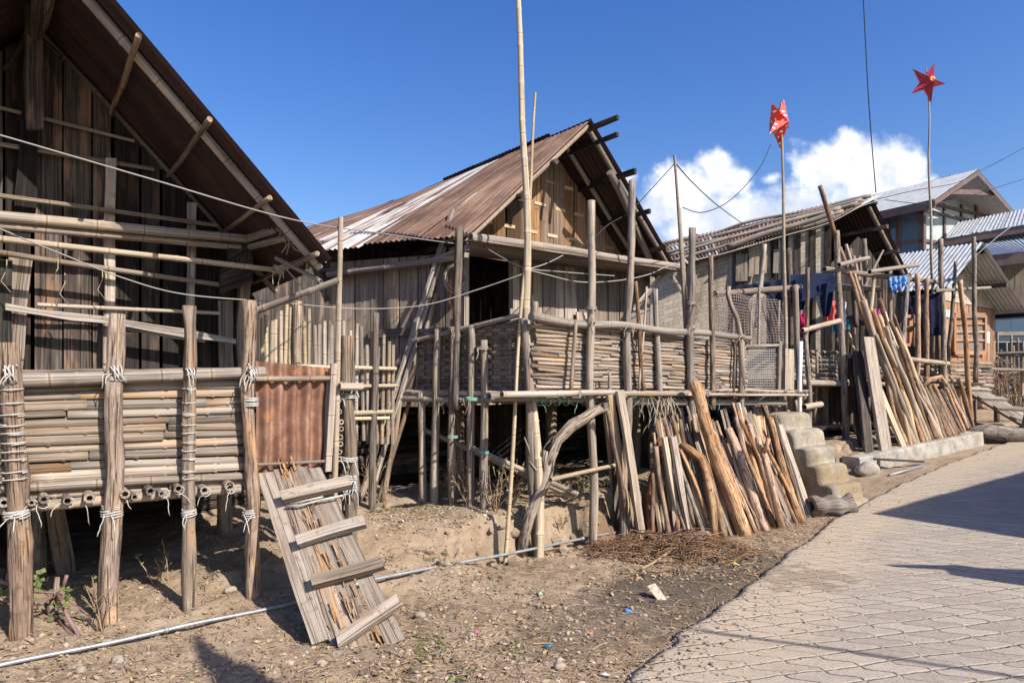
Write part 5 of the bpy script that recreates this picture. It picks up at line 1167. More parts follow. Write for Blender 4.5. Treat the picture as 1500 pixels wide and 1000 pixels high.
# ---------------- boards and poles leaning on the woven house veranda
def lean(top, bot, Yt, r, mat, label, kind='log', wd=.2, name='leaning_log', cat='log', grp='timber leaning on the woven house veranda', r1=None):
    b = G(*bot); b.z -= .03; t = P(top[0], top[1], Yt); mb = MB()
    if kind == 'board': mb.board(b, t, A3.d3() * wd, A3.n3() * .05, rough=.008, ends=.01)
    else: mb.pole(b, t, r, r1 or r * .75, bend=.03, jit=.14, seg=10)
    return single(mb, name, M[mat], label, cat, b, grp)
lean((1271, 493), (1298, 665), 11.9, 0, 'greywood', 'widest grey plank leaning in front of the timber stack', 'board', .34, 'leaning_plank', 'plank')
lean((1257, 514), (1272, 662), 12.1, 0, 'darkwood', 'dark shaded plank leaning just behind the widest grey plank', 'board', .26, 'leaning_plank', 'plank')
lean((1245, 520), (1262, 655), 12.3, .055, 'darkwood', 'crooked dark pole at the edge of the timber stack beside the gap')
lean((1288, 570), (1326, 660), 12.0, 0, 'split', 'pale split board leaning between the widest plank and the logs', 'board', .15, 'leaning_plank', 'plank')
for k, (t, b, Yt, r, lb) in enumerate((((1230, 362), (1330, 657), 12.4, .045, 'longest thin pole leaning from the veranda top behind the planks'), ((1239, 358), (1336, 655), 12.5, .042, 'second long thin pole crossing behind the longest one'),
        ((1264, 440), (1340, 655), 12.1, .075, 'thick barkless log leaning right beside the widest grey plank'), ((1279, 455), (1352, 651), 12.2, .055, 'brown log with a sawn top behind the barkless log'), ((1289, 437), (1372, 643), 12.4, .05, 'long straight brown log leaning over the others'),
        ((1283, 490), (1346, 654), 12.0, .045, 'pale peeled log leaning in the middle of the timber'), ((1298, 478), (1358, 650), 12.1, .05, 'bright peeled log with a knotty top end'), ((1304, 470), (1366, 647), 12.3, .045, 'reddish log leaning at the outer side of the timber'), ((1310, 480), (1378, 641), 12.5, .05, 'outermost pale log of the timber stack'),
        ((1243, 484), (1262, 560), 12.6, .03, 'broken thin stick leaning in the gap left of the planks'), ((1250, 375), (1280, 500), 13.0, .035, 'thin pale stick sticking up behind the long poles'), ((1281, 395), (1273, 480), 12.8, .04, 'yellow bamboo leaning backwards behind the poles'))):
    if b[1] < 600:
        mb = MB(); q = P(b[0], b[1], Yt - .3); mb.pole(q, P(*t, Yt), r, r * .8); single(mb, 'leaning_log', M['bamboo_fresh' if 'bamboo' in lb else 'log'], lb, 'stick', q, 'timber leaning on the woven house veranda')
    else: lean(t, b, Yt, r, ('log', 'log', 'split', 'log', 'log', 'split', 'split', 'log', 'split')[k], lb)
for k in range(12):
    x = 1276 + k * 3.6; lean((x + R.uniform(-6, 6), 470 + R.uniform(-18, 40)), (1332 + k * 4.6 + R.uniform(-4, 4), 657 - k * 1.6), 12.3 + R.uniform(-.2, .5), R.uniform(.028, .05), R.choice(('split', 'split', 'log')), 'slim peeled pole among the timber right of the widest grey plank', grp='timber leaning on the woven house veranda')
for k in range(11):
    x = 1346 + k * 5.6; lean((x + R.uniform(-4, 4), 565 - abs(k - 5) * 2 + R.uniform(-6, 8)), (1384 + k * 4.2, 643 - k * 1.6), 12.9 + k * .06, R.uniform(.04, .065), 'log' if k % 3 else 'oldlog', 'short thick log leaning in the low pile beside the plank ramp', grp='low pile of short logs')
mb = MB(); mb.tube([P(1348, 570, 12.8), P(1362, 556, 12.8), P(1378, 552, 12.9), P(1386, 562, 12.9)], [.03, .045, .045, .03], 8, .2); single(mb, 'bent_branch', M['log'], 'curved branch lying over the tops of the short logs', 'branch', P(1362, 560, 12.8))
# ---------------- cleated ramp of the last house
r2 = thing('plank_ramp', 'light plank ramp with cleats sloping down beside the short logs to the road', 'ramp', G(1495, 622))
A_, B_ = P(1402, 557, 15.4), P(1514, 624, 13.5); dd = (B_ - A_).normalized(); wv = Vector((.97, .25, 0)); wv = (wv - dd * wv.dot(dd)).normalized(); nn = dd.cross(wv); nn = nn if nn.z > 0 else -nn
for k in range(3): part(r2, 'plank', 'greywood', lambda mb: mb.board(A_ + wv * (k - 1) * .19, B_ + wv * (k - 1) * .19, wv * .175, nn * .05, rough=.008, ends=.03))
for k in range(5): part(r2, 'cleat', 'greywood', lambda mb: mb.board(A_.lerp(B_, .06 + .21 * k) - wv * .32 + nn * .05, A_.lerp(B_, .06 + .21 * k) + wv * .32 + nn * .05, dd * .13, nn * .06))
part(r2, 'prop', 'post', lambda mb: [mb.pole(drop(A_.lerp(B_, f) + wv * s, .05), A_.lerp(B_, f) + wv * s - nn * .05, .06) for f in (.08, .4) for s in (-.3, .3)])
mb = MB(); q = drop(P(1480, 555, 16.5)); tb = P(1478, 542, 16); mb.board(tb - Vector((.9, .1, -.03)), tb + Vector((.7, .1, 0)), Vector((0, .5, 0)), Vector((0, 0, .05))); mb.board(tb + Vector((-.6, .1, -.6)), tb + Vector((-.6, .1, 0)), Vector((.08, 0, 0)), Vector((0, .08, 0)))
mb.board(tb + Vector((.4, .1, -.6)), tb + Vector((.4, .1, 0)), Vector((.08, 0, 0)), Vector((0, .08, 0))); single(mb, 'bench', M['greywood'], 'rough grey plank bench behind the light plank ramp', 'bench', drop(tb))
q = on_base(1475, 634, .2); mb = MB(); mb.tube([q + Vector((-.75, .1, 0)), q + Vector((-.4, .05, .02)), q + Vector((0, 0, .0)), q + Vector((.6, -.15, 0))], [.10, .15, .15, .12], 10, .3); single(mb, 'log', M['oldlog'], 'grey log lying under the light plank ramp by the road', 'log', q)
mb = MB(); mb.pole(drop(P(1497, 640, 13.4)), P(1512, 560, 13.4), .07); single(mb, 'stump', M['oldlog'], 'dark slanting stump at the road edge beyond the light ramp', 'stump', drop(P(1497, 640, 13.4)))
# ---------------- washing
def cloth(name, label, colour, top, drop_px, Yd, folds=3, depth=.05, taper=1.0, mat=None):
    (x0, y0), (x1, y1) = top; wd = abs(x1 - x0); mb = MB(); o = R.uniform(0, 9)
    def f(u, v):
        px = x0 + (x1 - x0) * (u if taper == 1 else .5 + (u - .5) * (1 + (taper - 1) * v)); dp = drop_px(u) if callable(drop_px) else drop_px
        p = P(px, y0 + (y1 - y0) * u + dp * v, Yd); p.y += depth * math.sin(u * folds * 6.28 + o) * (.3 + .7 * v) + .03 * noise.noise((u * 4, v * 4, o)); p.x += .02 * noise.noise((u * 3, v * 5, o + 4)); return p
    mb.grid(f, 28, 18, 1, 1); ob = single(mb, name, mat or mat_cloth('cloth_' + name, colour), label, 'laundry', P((x0 + x1) / 2, (y0 + y1) / 2, Yd), 'washing on the woven house veranda')
    m = ob.modifiers.new('thick', 'SOLIDIFY'); m.thickness = .006; return ob
tr_ = thing('trousers', 'dark navy trousers hanging by one leg from the bamboo rail', 'laundry', P(1190, 405, 11.6), 'washing on the woven house veranda'); navy = mat_cloth('navy_cloth', (.018, .026, .06))
def cl(mb, pts, n=14, Yd=11.6):
    def f(u, v):
        a = Vector(pts[0]).lerp(Vector(pts[1]), u); b = Vector(pts[3]).lerp(Vector(pts[2]), u); q = a.lerp(b, v); p = P(q.x, q.y, Yd); p.y += .05 * math.sin(u * 9 + v * 3); return p
    mb.grid(f, n, n, 1, 1)
part(tr_, 'waist', navy, lambda mb: cl(mb, ((1158, 402, 0), (1222, 399, 0), (1222, 426, 0), (1160, 446, 0)))); part(tr_, 'leg', navy, lambda mb: cl(mb, ((1200, 416, 0), (1222, 414, 0), (1214, 464, 0), (1206, 464, 0)))); part(tr_, 'leg', navy, lambda mb: cl(mb, ((1170, 425, 0), (1180, 425, 0), (1176, 454, 0), (1171, 454, 0)), Yd=11.65))
cloth('dark_cloth', 'long black and navy sheet bundled along the rail before the woven wall', (.016, .02, .04), ((1068, 421), (1152, 408)), lambda u: 22 + 8 * math.sin(u * 9), 12.6, 5)
cloth('crimson_cloth', 'crimson cloth hanging down beside the navy trousers', (.42, .02, .09), ((1172, 460), (1184, 458)), lambda u: 30 + 22 * u, 12.0, 1.2, .04)
cloth('red_cloth', 'red and salmon cloth hanging behind the trouser leg', (.50, .10, .08), ((1207, 443), (1225, 440)), 31, 12.0, 2)
cloth('teal_cloth', 'teal blue cloth behind the veranda main post', (.04, .24, .34), ((1218, 470), (1243, 468)), 16, 12.6, 2)
cloth('white_cloth', 'white shirt hanging right of the veranda main post', (.6, .58, .58), ((1231, 442), (1240, 442)), 42, 12.5, 1.5)
cloth('blue_cloth', 'light blue cloth draped over the bamboo rail end', (.16, .32, .60), ((1302, 406), (1330, 403)), lambda u: 14 + 10 * abs(math.sin(u * 8)), 13.0, 4)
cloth('purple_cloth', 'mauve pink cloth hanging between the leaning poles', (.34, .07, .20), ((1277, 452), (1293, 452)), 20, 13.2, 1.5)
cloth('navy_sheet', 'black navy blanket hanging before the orange wooden wall', (.012, .014, .035), ((1318, 435), (1376, 429)), lambda u: 26 + (36 if .55 < u else 0), 13.9, 4)
# ================================================================== 4-6. houses at the end of the row
def gable_house(o, pk, lf, rt, L, dr, tone, mat):
    """two roof slopes from the front peak, left and right eave tips running back along dr"""
    b = Vector(dr) * L; a = part(o, 'roof', mat, lambda mb: sheets(mb, pk, pk + b, lf + b, lf, w=.8, tones=tone, ragged=.02, rows=3, nper=6, per=.09, amp=.013)); c = part(o, 'roof', mat, lambda mb: sheets(mb, pk, pk + b, rt + b, rt, w=.8, tones=tone, ragged=.02, rows=3, per=.09, amp=.013)); return a, c
# small hut with the orange front
pk5, lf5, rt5 = P(1440, 355, 15.2), P(1391, 420, 14.4), P(1508, 458, 17.0); d5 = Vector((P(1316, 372, 16.5) - pk5)); L5 = 5.0; d5 = d5.normalized(); d5.z = 0
w5 = P(1383, 560, 15.6); hut = thing('wooden_hut', 'small hut with orange plank front and new corrugated tin roof', 'hut', (w5.x, w5.y, h(w5.x, w5.y)))
e5 = P(1458, 560, 17.4); H5 = Plane((w5.x, w5.y), (e5.x - w5.x, e5.y - w5.y)); l5 = (Vector((e5.x, e5.y)) - Vector((w5.x, w5.y))).length
gable_house(hut, pk5, lf5, rt5, L5, d5, 1.0, M['roof_zinc'])
z5 = H5.at(1385, 440).z; g5 = lambda a: z5 + (pk5.z - .3 - z5) * (1 - abs(a / l5 - .45) / .55)
part(hut, 'front_wall', 'doorwood', lambda mb: plank_wall(mb, H5, 0, l5, H5.w(0, 0).z + .75, z5 - .02, (.14, .2), .03, .008))
part(hut, 'gable_wall', 'woven', lambda mb: plank_wall(mb, H5, 0, l5, z5, g5, (.5, .7), .03, .006))
def _hs0(mb):
    s = Plane(H5.p, (d5.x, d5.y)); plank_wall(mb, s, .02, L5 * .9, .7, z5 + .1, (.3, .4), .03, .01)
part(hut, 'side_wall', 'wallwood', _hs0)
def _hs(mb):
    s = Plane(H5.w(l5, 0)[:2], (d5.x, d5.y)); plank_wall(mb, s, .02, L5 * .9, .7, z5 - .2, (.3, .4), .03, .01)
part(hut, 'side_wall', 'wallwood', _hs)
def dfr(mb, x0, x1, y0, y1, w_, o): 
    for a, b_, v in (((x0, y0), (x0, y1), 0), ((x1, y0), (x1, y1), 0)): mb.board(H5.at(*b_, o), H5.at(*a, o), H5.d3() * w_, H5.n3() * .05)
    for y in (y0, y1): mb.board(H5.at(x0, y, o + .005), H5.at(x1, y, o + .005), Vector((0, 0, w_)), H5.n3() * .05)
win = part(hut, 'door', 'wallwood', lambda mb: mb.hexa([H5.at(1400, 512, .03), H5.at(1441, 512, .03), H5.at(1441, 512, .0), H5.at(1400, 512, .0), H5.at(1400, 466, .03), H5.at(1441, 466, .03), H5.at(1441, 466, .0), H5.at(1400, 466, .0)]))
part(win, 'frame', 'doorwood', lambda mb: (dfr(mb, 1398, 1443, 462, 516, .12, .06), [mb.board(H5.at(1398, y, .05), H5.at(1443, y, .05), Vector((0, 0, .05)), H5.n3() * .04) for y in (474, 486, 498)]))
sh = part(hut, 'shutter', 'doorwood', lambda mb: mb.hexa([P(1326, 506, 14.9), P(1340, 506, 15.0), P(1340, 506, 15.04), P(1326, 506, 14.94), P(1326, 462, 14.9), P(1340, 460, 15.0), P(1340, 460, 15.04), P(1326, 462, 14.94)]))
part(sh, 'frame', 'doorwood', lambda mb: [mb.board(P(x, 507, 14.85), P(x, 460, 14.85), Vector((.06, 0, 0)), Vector((0, .04, 0))) for x in (1326, 1340)] + [mb.board(P(1326, y, 14.84), P(1340, y, 14.94), Vector((0, 0, .07)), Vector((0, .04, 0))) for y in (463, 480, 505)])
paper = mat_plain('white_paper', (.72, .72, .70), .8, .05)
for x, y, w_, h_, lb in ((1388, 459, 8, 10, 'white paper notice on the orange wall beside the door'), (1447, 494, 6, 16, 'torn white paper on the far corner of the orange wall'), (1408, 518, 10, 7, 'scrap of white paper below the hut door')):
    mb = MB(); mb.hexa([H5.at(x - w_ / 2, y + h_ / 2, .06), H5.at(x + w_ / 2, y + h_ / 2, .06), H5.at(x + w_ / 2, y + h_ / 2, .045), H5.at(x - w_ / 2, y + h_ / 2, .045), H5.at(x - w_ / 2, y - h_ / 2, .06), H5.at(x + w_ / 2, y - h_ / 2, .06), H5.at(x + w_ / 2, y - h_ / 2, .045), H5.at(x - w_ / 2, y - h_ / 2, .045)]); single(mb, 'paper_notice', paper, lb, 'paper', H5.at(x, y, .05))
part(hut, 'purlin', 'darkwood', lambda mb: [mb.board(pk5.lerp(rt5, f) + Vector((0, 0, -.12)), pk5.lerp(rt5, f) + d5 * 2.5 + Vector((0, 0, -.12)), Vector((0, 0, .1)), Vector((.08, .04, 0))) for f in (.04, .5, .95)])
# white and blue house with brown frames
c4 = P(1352, 420, 22.0); g4 = h(c4.x, c4.y); white = thing('painted_house', 'tall pale blue panelled house with brown frames and grey tin roof', 'house', (c4.x, c4.y, g4))
pk4, lf4, rt4 = P(1432, 248, 21.5), P(1369, 292, 20.8), P(1487, 311, 23.6); d4 = (P(1282, 285, 24.3) - pk4); L4 = 9.0; d4 = d4.normalized(); d4.z = 0
gable_house(white, pk4, lf4, rt4, L4, d4, 1.0, M['roof_zinc'])
e4 = P(1452, 420, 24.3); F4 = Plane((c4.x, c4.y), (e4.x - c4.x, e4.y - c4.y)); l4 = (Vector((e4.x, e4.y)) - Vector((c4.x, c4.y))).length; S4 = Plane((c4.x, c4.y), (d4.x, d4.y))
mp = mat_plain('pale_blue_panel', (.40, .45, .46), .55, .12, 3); mg = mat_plain('shaded_blue_panel', (.085, .135, .205), .4, .12, 2); mf = mat_plain('brown_frame', (.13, .088, .08), .6, .2)  # the side wall's blue is deepened to stand in for shade
z4t = F4.at(1355, 303).z; z4b = .6; gz4 = lambda a: z4t + (pk4.z - .5 - z4t) * (1 - abs(a / l4 - .47) / .53)
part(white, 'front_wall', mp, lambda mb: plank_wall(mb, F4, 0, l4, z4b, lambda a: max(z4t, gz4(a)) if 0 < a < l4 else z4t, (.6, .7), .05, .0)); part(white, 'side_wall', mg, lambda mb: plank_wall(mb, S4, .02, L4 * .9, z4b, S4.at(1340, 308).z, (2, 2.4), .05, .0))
def _fr4(mb):
    for x in (1353, 1382, 1407): mb.board(F4.w(F4.a(F4.at(x, 400)), z4b, .03), F4.w(F4.a(F4.at(x, 400)), gz4(F4.a(F4.at(x, 400))) - .1, .03), F4.d3() * .10, F4.n3() * .05)
    mb.board(F4.at(1430, 420, .03), F4.at(1430, 285, .03), F4.d3() * .14, F4.n3() * .05)
    for a, b_ in (((1353, 308), (1430, 325)), ((1365, 298), (1450, 318)), ((1353, 352), (1420, 362)), ((1390, 279), (1452, 283))): mb.board(F4.at(*a, .04), F4.at(*b_, .04), Vector((0, 0, .10)), F4.n3() * .05)
part(white, 'frame', mf, _fr4)
part(white, 'bargeboard', mf, lambda mb: [mb.board(pk4 + Vector((0, -.02, -.12)), lf4 + Vector((0, -.02, -.12)), Vector((0, 0, .16)), Vector((.02, .04, 0)), rough=.0), mb.board(pk4 + Vector((0, -.02, -.12)), rt4 + Vector((0, -.02, -.12)), Vector((0, 0, .16)), Vector((.02, .04, 0)), rough=.0)])
part(white, 'tie_beam', mf, lambda mb: mb.board(F4.at(1392, 281, .9), F4.at(1456, 283, .9), Vector((0, 0, .16)), F4.n3() * .1)); part(white, 'fascia', mf, lambda mb: mb.board(lf4 + Vector((0, 0, -.12)), lf4 + d4 * L4 + Vector((0, 0, -.12)), Vector((0, 0, .26)), Vector((.05, 0, 0)), rough=0))
glass = mat_plain('window_glass', (.06, .10, .17), .08, .2, 2, .6)
for x0, x1 in ((1292, 1302), (1304, 1314)):
    wf = part(white, 'window', mf, lambda mb: mb.hexa([S4.at(x0, 355, -.03), S4.at(x1, 355, -.03), S4.at(x1, 355, -.09), S4.at(x0, 355, -.09), S4.at(x0, 318, -.03), S4.at(x1, 318, -.03), S4.at(x1, 318, -.09), S4.at(x0, 318, -.09)]))
    part(wf, 'pane', glass, lambda mb: mb.hexa([S4.at(x0 + 2, 352, -.08), S4.at(x1 - 2, 352, -.08), S4.at(x1 - 2, 352, -.11), S4.at(x0 + 2, 352, -.11), S4.at(x0 + 2, 322, -.08), S4.at(x1 - 2, 322, -.08), S4.at(x1 - 2, 322, -.11), S4.at(x0 + 2, 322, -.11)]))
part(white, 'side_frame', mf, lambda mb: [mb.board(S4.at(x, 400, -.04), S4.at(x, 306, -.04), S4.d3() * .16, S4.n3() * .05) for x in (1317, 1350, 1288)] + [mb.board(S4.at(1285, y, -.04), S4.at(1352, y2, -.04), Vector((0, 0, .14)), S4.n3() * .05) for y, y2 in ((360, 352), (312, 310))])
# house with two shed roofs at the right edge
c6 = P(1470, 450, 21); shed = thing('wooden_house', 'house at the right edge with two bluish shed roofs over a brown wall', 'house', (c6.x, c6.y, h(c6.x, c6.y)))
u0, u1, u2, u3 = P(1402, 326, 22.5), P(1560, 294, 21), P(1560, 318, 19.0), P(1383, 349, 20.5)
part(shed, 'roof', 'roof_zinc', lambda mb: sheets(mb, u0, u1, u2, u3, w=.8, tones=.85, per=.10, amp=.014, rows=3, ragged=.02)); v0_, v1_, v2_, v3_ = P(1374, 357, 21.5), P(1560, 322, 20.5), P(1560, 362, 17.8), P(1452, 374, 18.6)
part(shed, 'lower_roof', 'roof_blue', lambda mb: sheets(mb, v0_, v1_, v2_, v3_, w=.8, tones=1.0, per=.10, amp=.014, rows=3, ragged=.02))
part(shed, 'fascia', mf, lambda mb: [mb.board(u3 + Vector((0, .05, -.12)), u2 + Vector((0, .05, -.12)), Vector((0, 0, .22)), Vector((0, .05, 0)), rough=0), mb.board(v3_ + Vector((0, .05, -.15)), v2_ + Vector((0, .05, -.15)), Vector((0, 0, .3)), Vector((0, .05, 0)), rough=0)])
W6 = Plane(P(1455, 450, 19.6)[:2], (1, -.28)); W6u = Plane(P(1385, 450, 21.6)[:2], (1, -.2)); mb_ = mat_plain('blue_wall', (.07, .115, .17), .7, .2, 2); ub = mat_plain('blue_grey_boards', (.26, .33, .42), .6, .15, 2)
part(shed, 'upper_wall', ub, lambda mb: plank_wall(mb, W6u, .0, 5, 4.9, lambda a: 6.35 + .05 * a, (.4, .5), .05, .004)); part(shed, 'brown_wall', 'wallwood', lambda mb: plank_wall(mb, W6, .05, 4, 4.0, 5.2, (.35, .5), .05, .01)); part(shed, 'lower_wall', mb_, lambda mb: (plank_wall(mb, W6, .0, 4, .7, 2.95, (.5, .7), .05, .004, o=-.1), plank_wall(mb, W6, 0, 4, 2.98, 4.0, (.5, .7), .05, .004, o=-.2)))
part(shed, 'ledge', 'kerb', lambda mb: mb.board(W6.w(-.1, 3.15, .3), W6.w(4, 3.15, .3), Vector((0, 0, .1)), W6.n3() * .6))
FE = Plane(P(1448, 560, 17.6)[:2], (1, -.1)); fe = thing('bamboo_fence', 'dark bamboo fence with dry creeper at the right edge behind the ramp', 'fence', drop(P(1475, 580, 17.5), 0))
for k in range(22): part(fe, 'picket', 'bamboo_old', lambda mb: mb.bamboo(FE.w(k * .105, .8, 0), FE.w(k * .105 + R.uniform(-.04, .04), 2.85 + R.uniform(-.3, .25), 0), .03, .026, .35, 6, hollow=0))
part(fe, 'rail', 'bamboo_old', lambda mb: [mb.bamboo(FE.w(-.1, z, .06), FE.w(2.6, z + .1, .06), .035, .03, .4, 6) for z in (1.4, 2.0, 2.5)])
# ================================================================== star lanterns on bamboo poles
def star(c, r, yaw, tilt, name, label, mats, depth=.24, spin=0):
    c = Vector(c); o = thing('star_lantern', label, 'star lantern', c, 'paper star lanterns'); Rm = Matrix.Rotation(yaw, 3, 'Z') @ Matrix.Rotation(tilt, 3, 'X')
    def f(mb):
        ring = []
        for k in range(10):
            a = math.pi / 2 + spin + k * math.pi / 5; q = r if k % 2 == 0 else r * .36; ring.append(Vector((math.cos(a) * q, 0, math.sin(a) * q)))
        for s in (-1, 1):
            apex = Vector((0, s * depth * r * 1.9, 0))
            for k in range(10):
                a, b_ = ring[k], ring[(k + 1) % 10]; i_ = len(mb.v); mb.v += [c + Rm @ apex, c + Rm @ a, c + Rm @ b_]
                u = lambda p: (p.x + 2, p.z + 2); mb.face((i_, i_ + 1, i_ + 2), (u(apex), u(a), u(b_)))
    part(o, 'paper_shell', mats, f)
    return o
s1 = P(1141, 180, 10.2); s2 = P(1358, 121, 14.0)
red1 = mat_dots('red_paper_white_dots', (.78, .035, .02), (.80, .72, .70), 13, .24); red2 = mat_dots('crimson_paper_dots', (.50, .03, .06), (.60, .16, .20), 30, .30)
star(s1, .38, .82, .1, 's', 'bright red star lantern with white dots, turned edgewise', red1, .20, -.25)
part(bpy.data.objects['star_lantern'], 'hanger', 'vine', lambda mb: mb.tube([s1 + Vector((.03, .0, .30)), s1 + Vector((.05, 0, .36)), s1 + Vector((.07, 0, .30))], .008, 5))
o = star(s2, .42, .1, .1, 's', 'dark crimson star lantern facing front, the higher of the two', red2, .26, -.33)
part(o, 'heart', mat_plain('yellow_paper', (.75, .32, .05), .6), lambda mb: mb.tube([s2 + Vector((0, -.19, 0)), s2 + Vector((0, -.15, 0))], .05, 10))
mb = MB(); q = P(1152, 520, 10.4); mb.bamboo(Vector((q.x, q.y, 1.56)), P(1144, 150, 10.22), .034, .014, .35); single(mb, 'bamboo_pole', M['bamboo_fresh'], 'slim bamboo pole holding the bright red dotted star', 'pole', Vector((q.x, q.y, 1.56)))
mb = MB(); q = drop(P(1372, 600, 14.3)); mb.bamboo(q, P(1357, 100, 14.05), .045, .012, .4); single(mb, 'bamboo_pole', M['bamboo_fresh'], 'slim yellowish bamboo pole holding the dark crimson star', 'pole', q)
# ================================================================== wires
cable('cable', 'pale cable sagging across the gable of the dark house to the middle house eave', [P(-60, 182, 3.9), P(0, 198, 3.95), P(220, 262, 4.25), P(430, 322, 4.95), P(560, 342, 6.3), P(672, 357, 7.5), P(690, 352, 7.6)], .005, 'cable')
cable('cable', 'pale cable drooping low before the dark house and rising to the tallest pole', [P(-60, 305, 4.2), P(0, 335, 4.3), P(95, 374, 4.6), P(180, 407, 4.9), P(270, 431, 5.2), P(400, 442, 5.7), P(520, 452, 6.2), P(620, 447, 6.4), P(700, 424, 6.5), P(764, 402, 6.5)], .005, 'cable')
cable('cable', 'pale cable looping past the posts from the tallest pole to the right', [P(766, 393, 6.55), P(800, 402, 6.8), P(850, 413, 7.2), P(905, 411, 7.7), P(950, 402, 8.2), P(985, 388, 8.8), P(1060, 371, 10), P(1150, 345, 11), P(1215, 326, 12), P(1262, 302, 12.6), P(1297, 292, 13)], .0065, 'cable')
cable('cable', 'thin double cord slanting from the middle house beam down to the tallest pole', [P(692, 350, 7.4), P(730, 374, 7.0), P(768, 392, 6.6), P(820, 398, 7.4), P(900, 404, 8.0)], .006, 'cable')
cable('cable', 'short pale cord from the tallest pole up to the middle house beam', [P(766, 396, 6.6), P(800, 386, 7.2), P(830, 371, 8.0)], .006, 'cable')
cable('cable', 'cord from the tall post up to the thin wire pole', [P(866, 354, 7.1), P(890, 330, 7.3), P(921, 311, 7.4), P(955, 276, 7.8), P(988, 240, 8.2)], .006, 'blackcable')
cable('cable', 'dark wire from the thin wire pole down to the roof of the woven house', [P(990, 240, 8.2), P(1015, 268, 9.5), P(1050, 300, 11.5), P(1088, 328, 14)], .008, 'blackcable')
cable('cable', 'thin wire curving from the short pale cane up to the dotted star', [P(1000, 304, 8.2), P(1030, 311, 8.6), P(1070, 293, 9.2), P(1110, 250, 9.8), P(1129, 212, 10.1)], .006, 'blackcable')
cable('cable', 'black wire dropping from the top of the sky to the woven house ridge', [P(1262, -60, 12.4), P(1272, 140, 12.8), P(1283, 282, 13.2)], .0095, 'blackcable')
cable('cable', 'dark wire running from the woven house ridge over the painted house to the upper right', [P(1285, 292, 13.2), P(1340, 279, 15), P(1400, 268, 17), P(1436, 250, 20), P(1470, 233, 20), P(1540, 194, 20)], .008, 'blackcable')
cable('cable', 'dark wire crossing the painted house gable to the right', [P(1297, 293, 13.4), P(1370, 298, 16), P(1440, 281, 18), P(1500, 262, 20), P(1550, 246, 20)], .008, 'blackcable')
cable('cable', 'grey wire falling from the right edge across the tin hut roof', [P(1382, 412, 14.5), P(1420, 382, 14.6), P(1460, 348, 15), P(1500, 318, 16), P(1540, 290, 17)], .008, 'cable')
mb = MB(); mb.board(P(1258, 436, 13.2), P(1294, 366, 13.2), Vector((.04, 0, 0)), Vector((0, .02, 0))); single(mb, 'thin_stick', M['bamboo'], 'thin slanting stick before the dark roof underside of the woven house', 'stick', P(1258, 436, 13.2))
# ================================================================== across the road, outside the picture: the house whose roof shades the paving
t1 = on_base(1276, 752, .03); hx = Vector((SAZ.x, SAZ.y)); tl = math.tan(ELEV)
def caster(px, py, Hh): g = on_base(px, py, .03); k = (Hh - g.z) / tl; return Vector((g.x + hx.x * k, g.y + hx.y * k, Hh))
ap = caster(1276, 752, 4.2); fa = caster(1500, 691, 4.2); fa = ap + (fa - ap).normalized() * 9; fb = caster(1500, 788, 4.2); fb = ap + (fb - ap).normalized() * 4.5; fb.z = ap.z
opp = thing('wooden_house', 'house across the road, its roof shading the paving', 'house', (ap.x + 1.5, ap.y, 0))
part(opp, 'roof', 'roof_rust', lambda mb: sheets(mb, ap, fa, fa + (fb - ap), fb, w=.8, rows=4, ragged=.01, tones=-.2)); ce = (ap + fa + fb + (fa + fb - ap)) / 4
part(opp, 'wall', 'wallwood', lambda mb: mb.hexa([ap.lerp(ce, f) * 1 for f in ()] or [Vector((*ap.lerp(ce, .25).xy, 0)), Vector((*fb.lerp(ce, .25).xy, 0)), Vector((*(fa + fb - ap).lerp(ce, .25).xy, 0)), Vector((*fa.lerp(ce, .25).xy, 0)), ap.lerp(ce, .25) - Vector((0, 0, .1)), fb.lerp(ce, .25) - Vector((0, 0, .1)), (fa + fb - ap).lerp(ce, .25) - Vector((0, 0, .1)), fa.lerp(ce, .25) - Vector((0, 0, .1))]))
b0_, b1_, b2_ = caster(1306, 828, 3.0), caster(1500, 834, 3.0), caster(1500, 858, 3.0)
part(opp, 'porch_roof', 'roof_rust', lambda mb: (mb.pole(b0_, b1_.lerp(b0_, .4), .03, .09), mb.hexa([b0_.lerp(b1_, .42), b0_ + (b1_ - b0_) * 2.2, b0_ + (b2_ - b0_) * 2.2, b0_.lerp(b2_, .5)] + [v + Vector((0, 0, .03)) for v in (b0_.lerp(b1_, .42), b0_ + (b1_ - b0_) * 2.2, b0_ + (b2_ - b0_) * 2.2, b0_.lerp(b2_, .5))])))
a_, b_ = caster(1024, 922, 4.6), caster(1500, 992, 4.6)
mb = MB(); mb.tube([a_ + (a_ - b_) * .02, a_.lerp(b_, .5), b_ + (b_ - a_) * 1.5], .022, 8); single(mb, 'bamboo_pole', M['bamboo'], 'bamboo pole reaching over the road from the house across', 'pole', b_)
aw = thing('shadow_sheet', 'unseen cloth sheet on a pole, added to throw a wedge shadow on the dirt', 'shadow_sheet', (3.4, -1.2, 0))  # unseen sheet on a pole, added to throw the wedge shadow on the dirt
ta, tb, tc_ = caster(283, 922, 4.4), caster(400, 990, 4.4), caster(318, 1010, 4.4); tb = ta + (tb - ta) * 3.5; tc_ = ta + (tc_ - ta) * 3.0
part(aw, 'cloth', mat_cloth('shadow_sheet_cloth', (.25, .27, .3)), lambda mb: mb.hexa([ta, tb, tb.lerp(tc_, .5), tc_] + [v + Vector((0, 0, .012)) for v in (ta, tb, tb.lerp(tc_, .5), tc_)]))
part(aw, 'pole', 'bamboo', lambda mb: mb.bamboo(Vector((tb.x, tb.y, -.05)), tb + Vector((0, 0, .1)), .04))
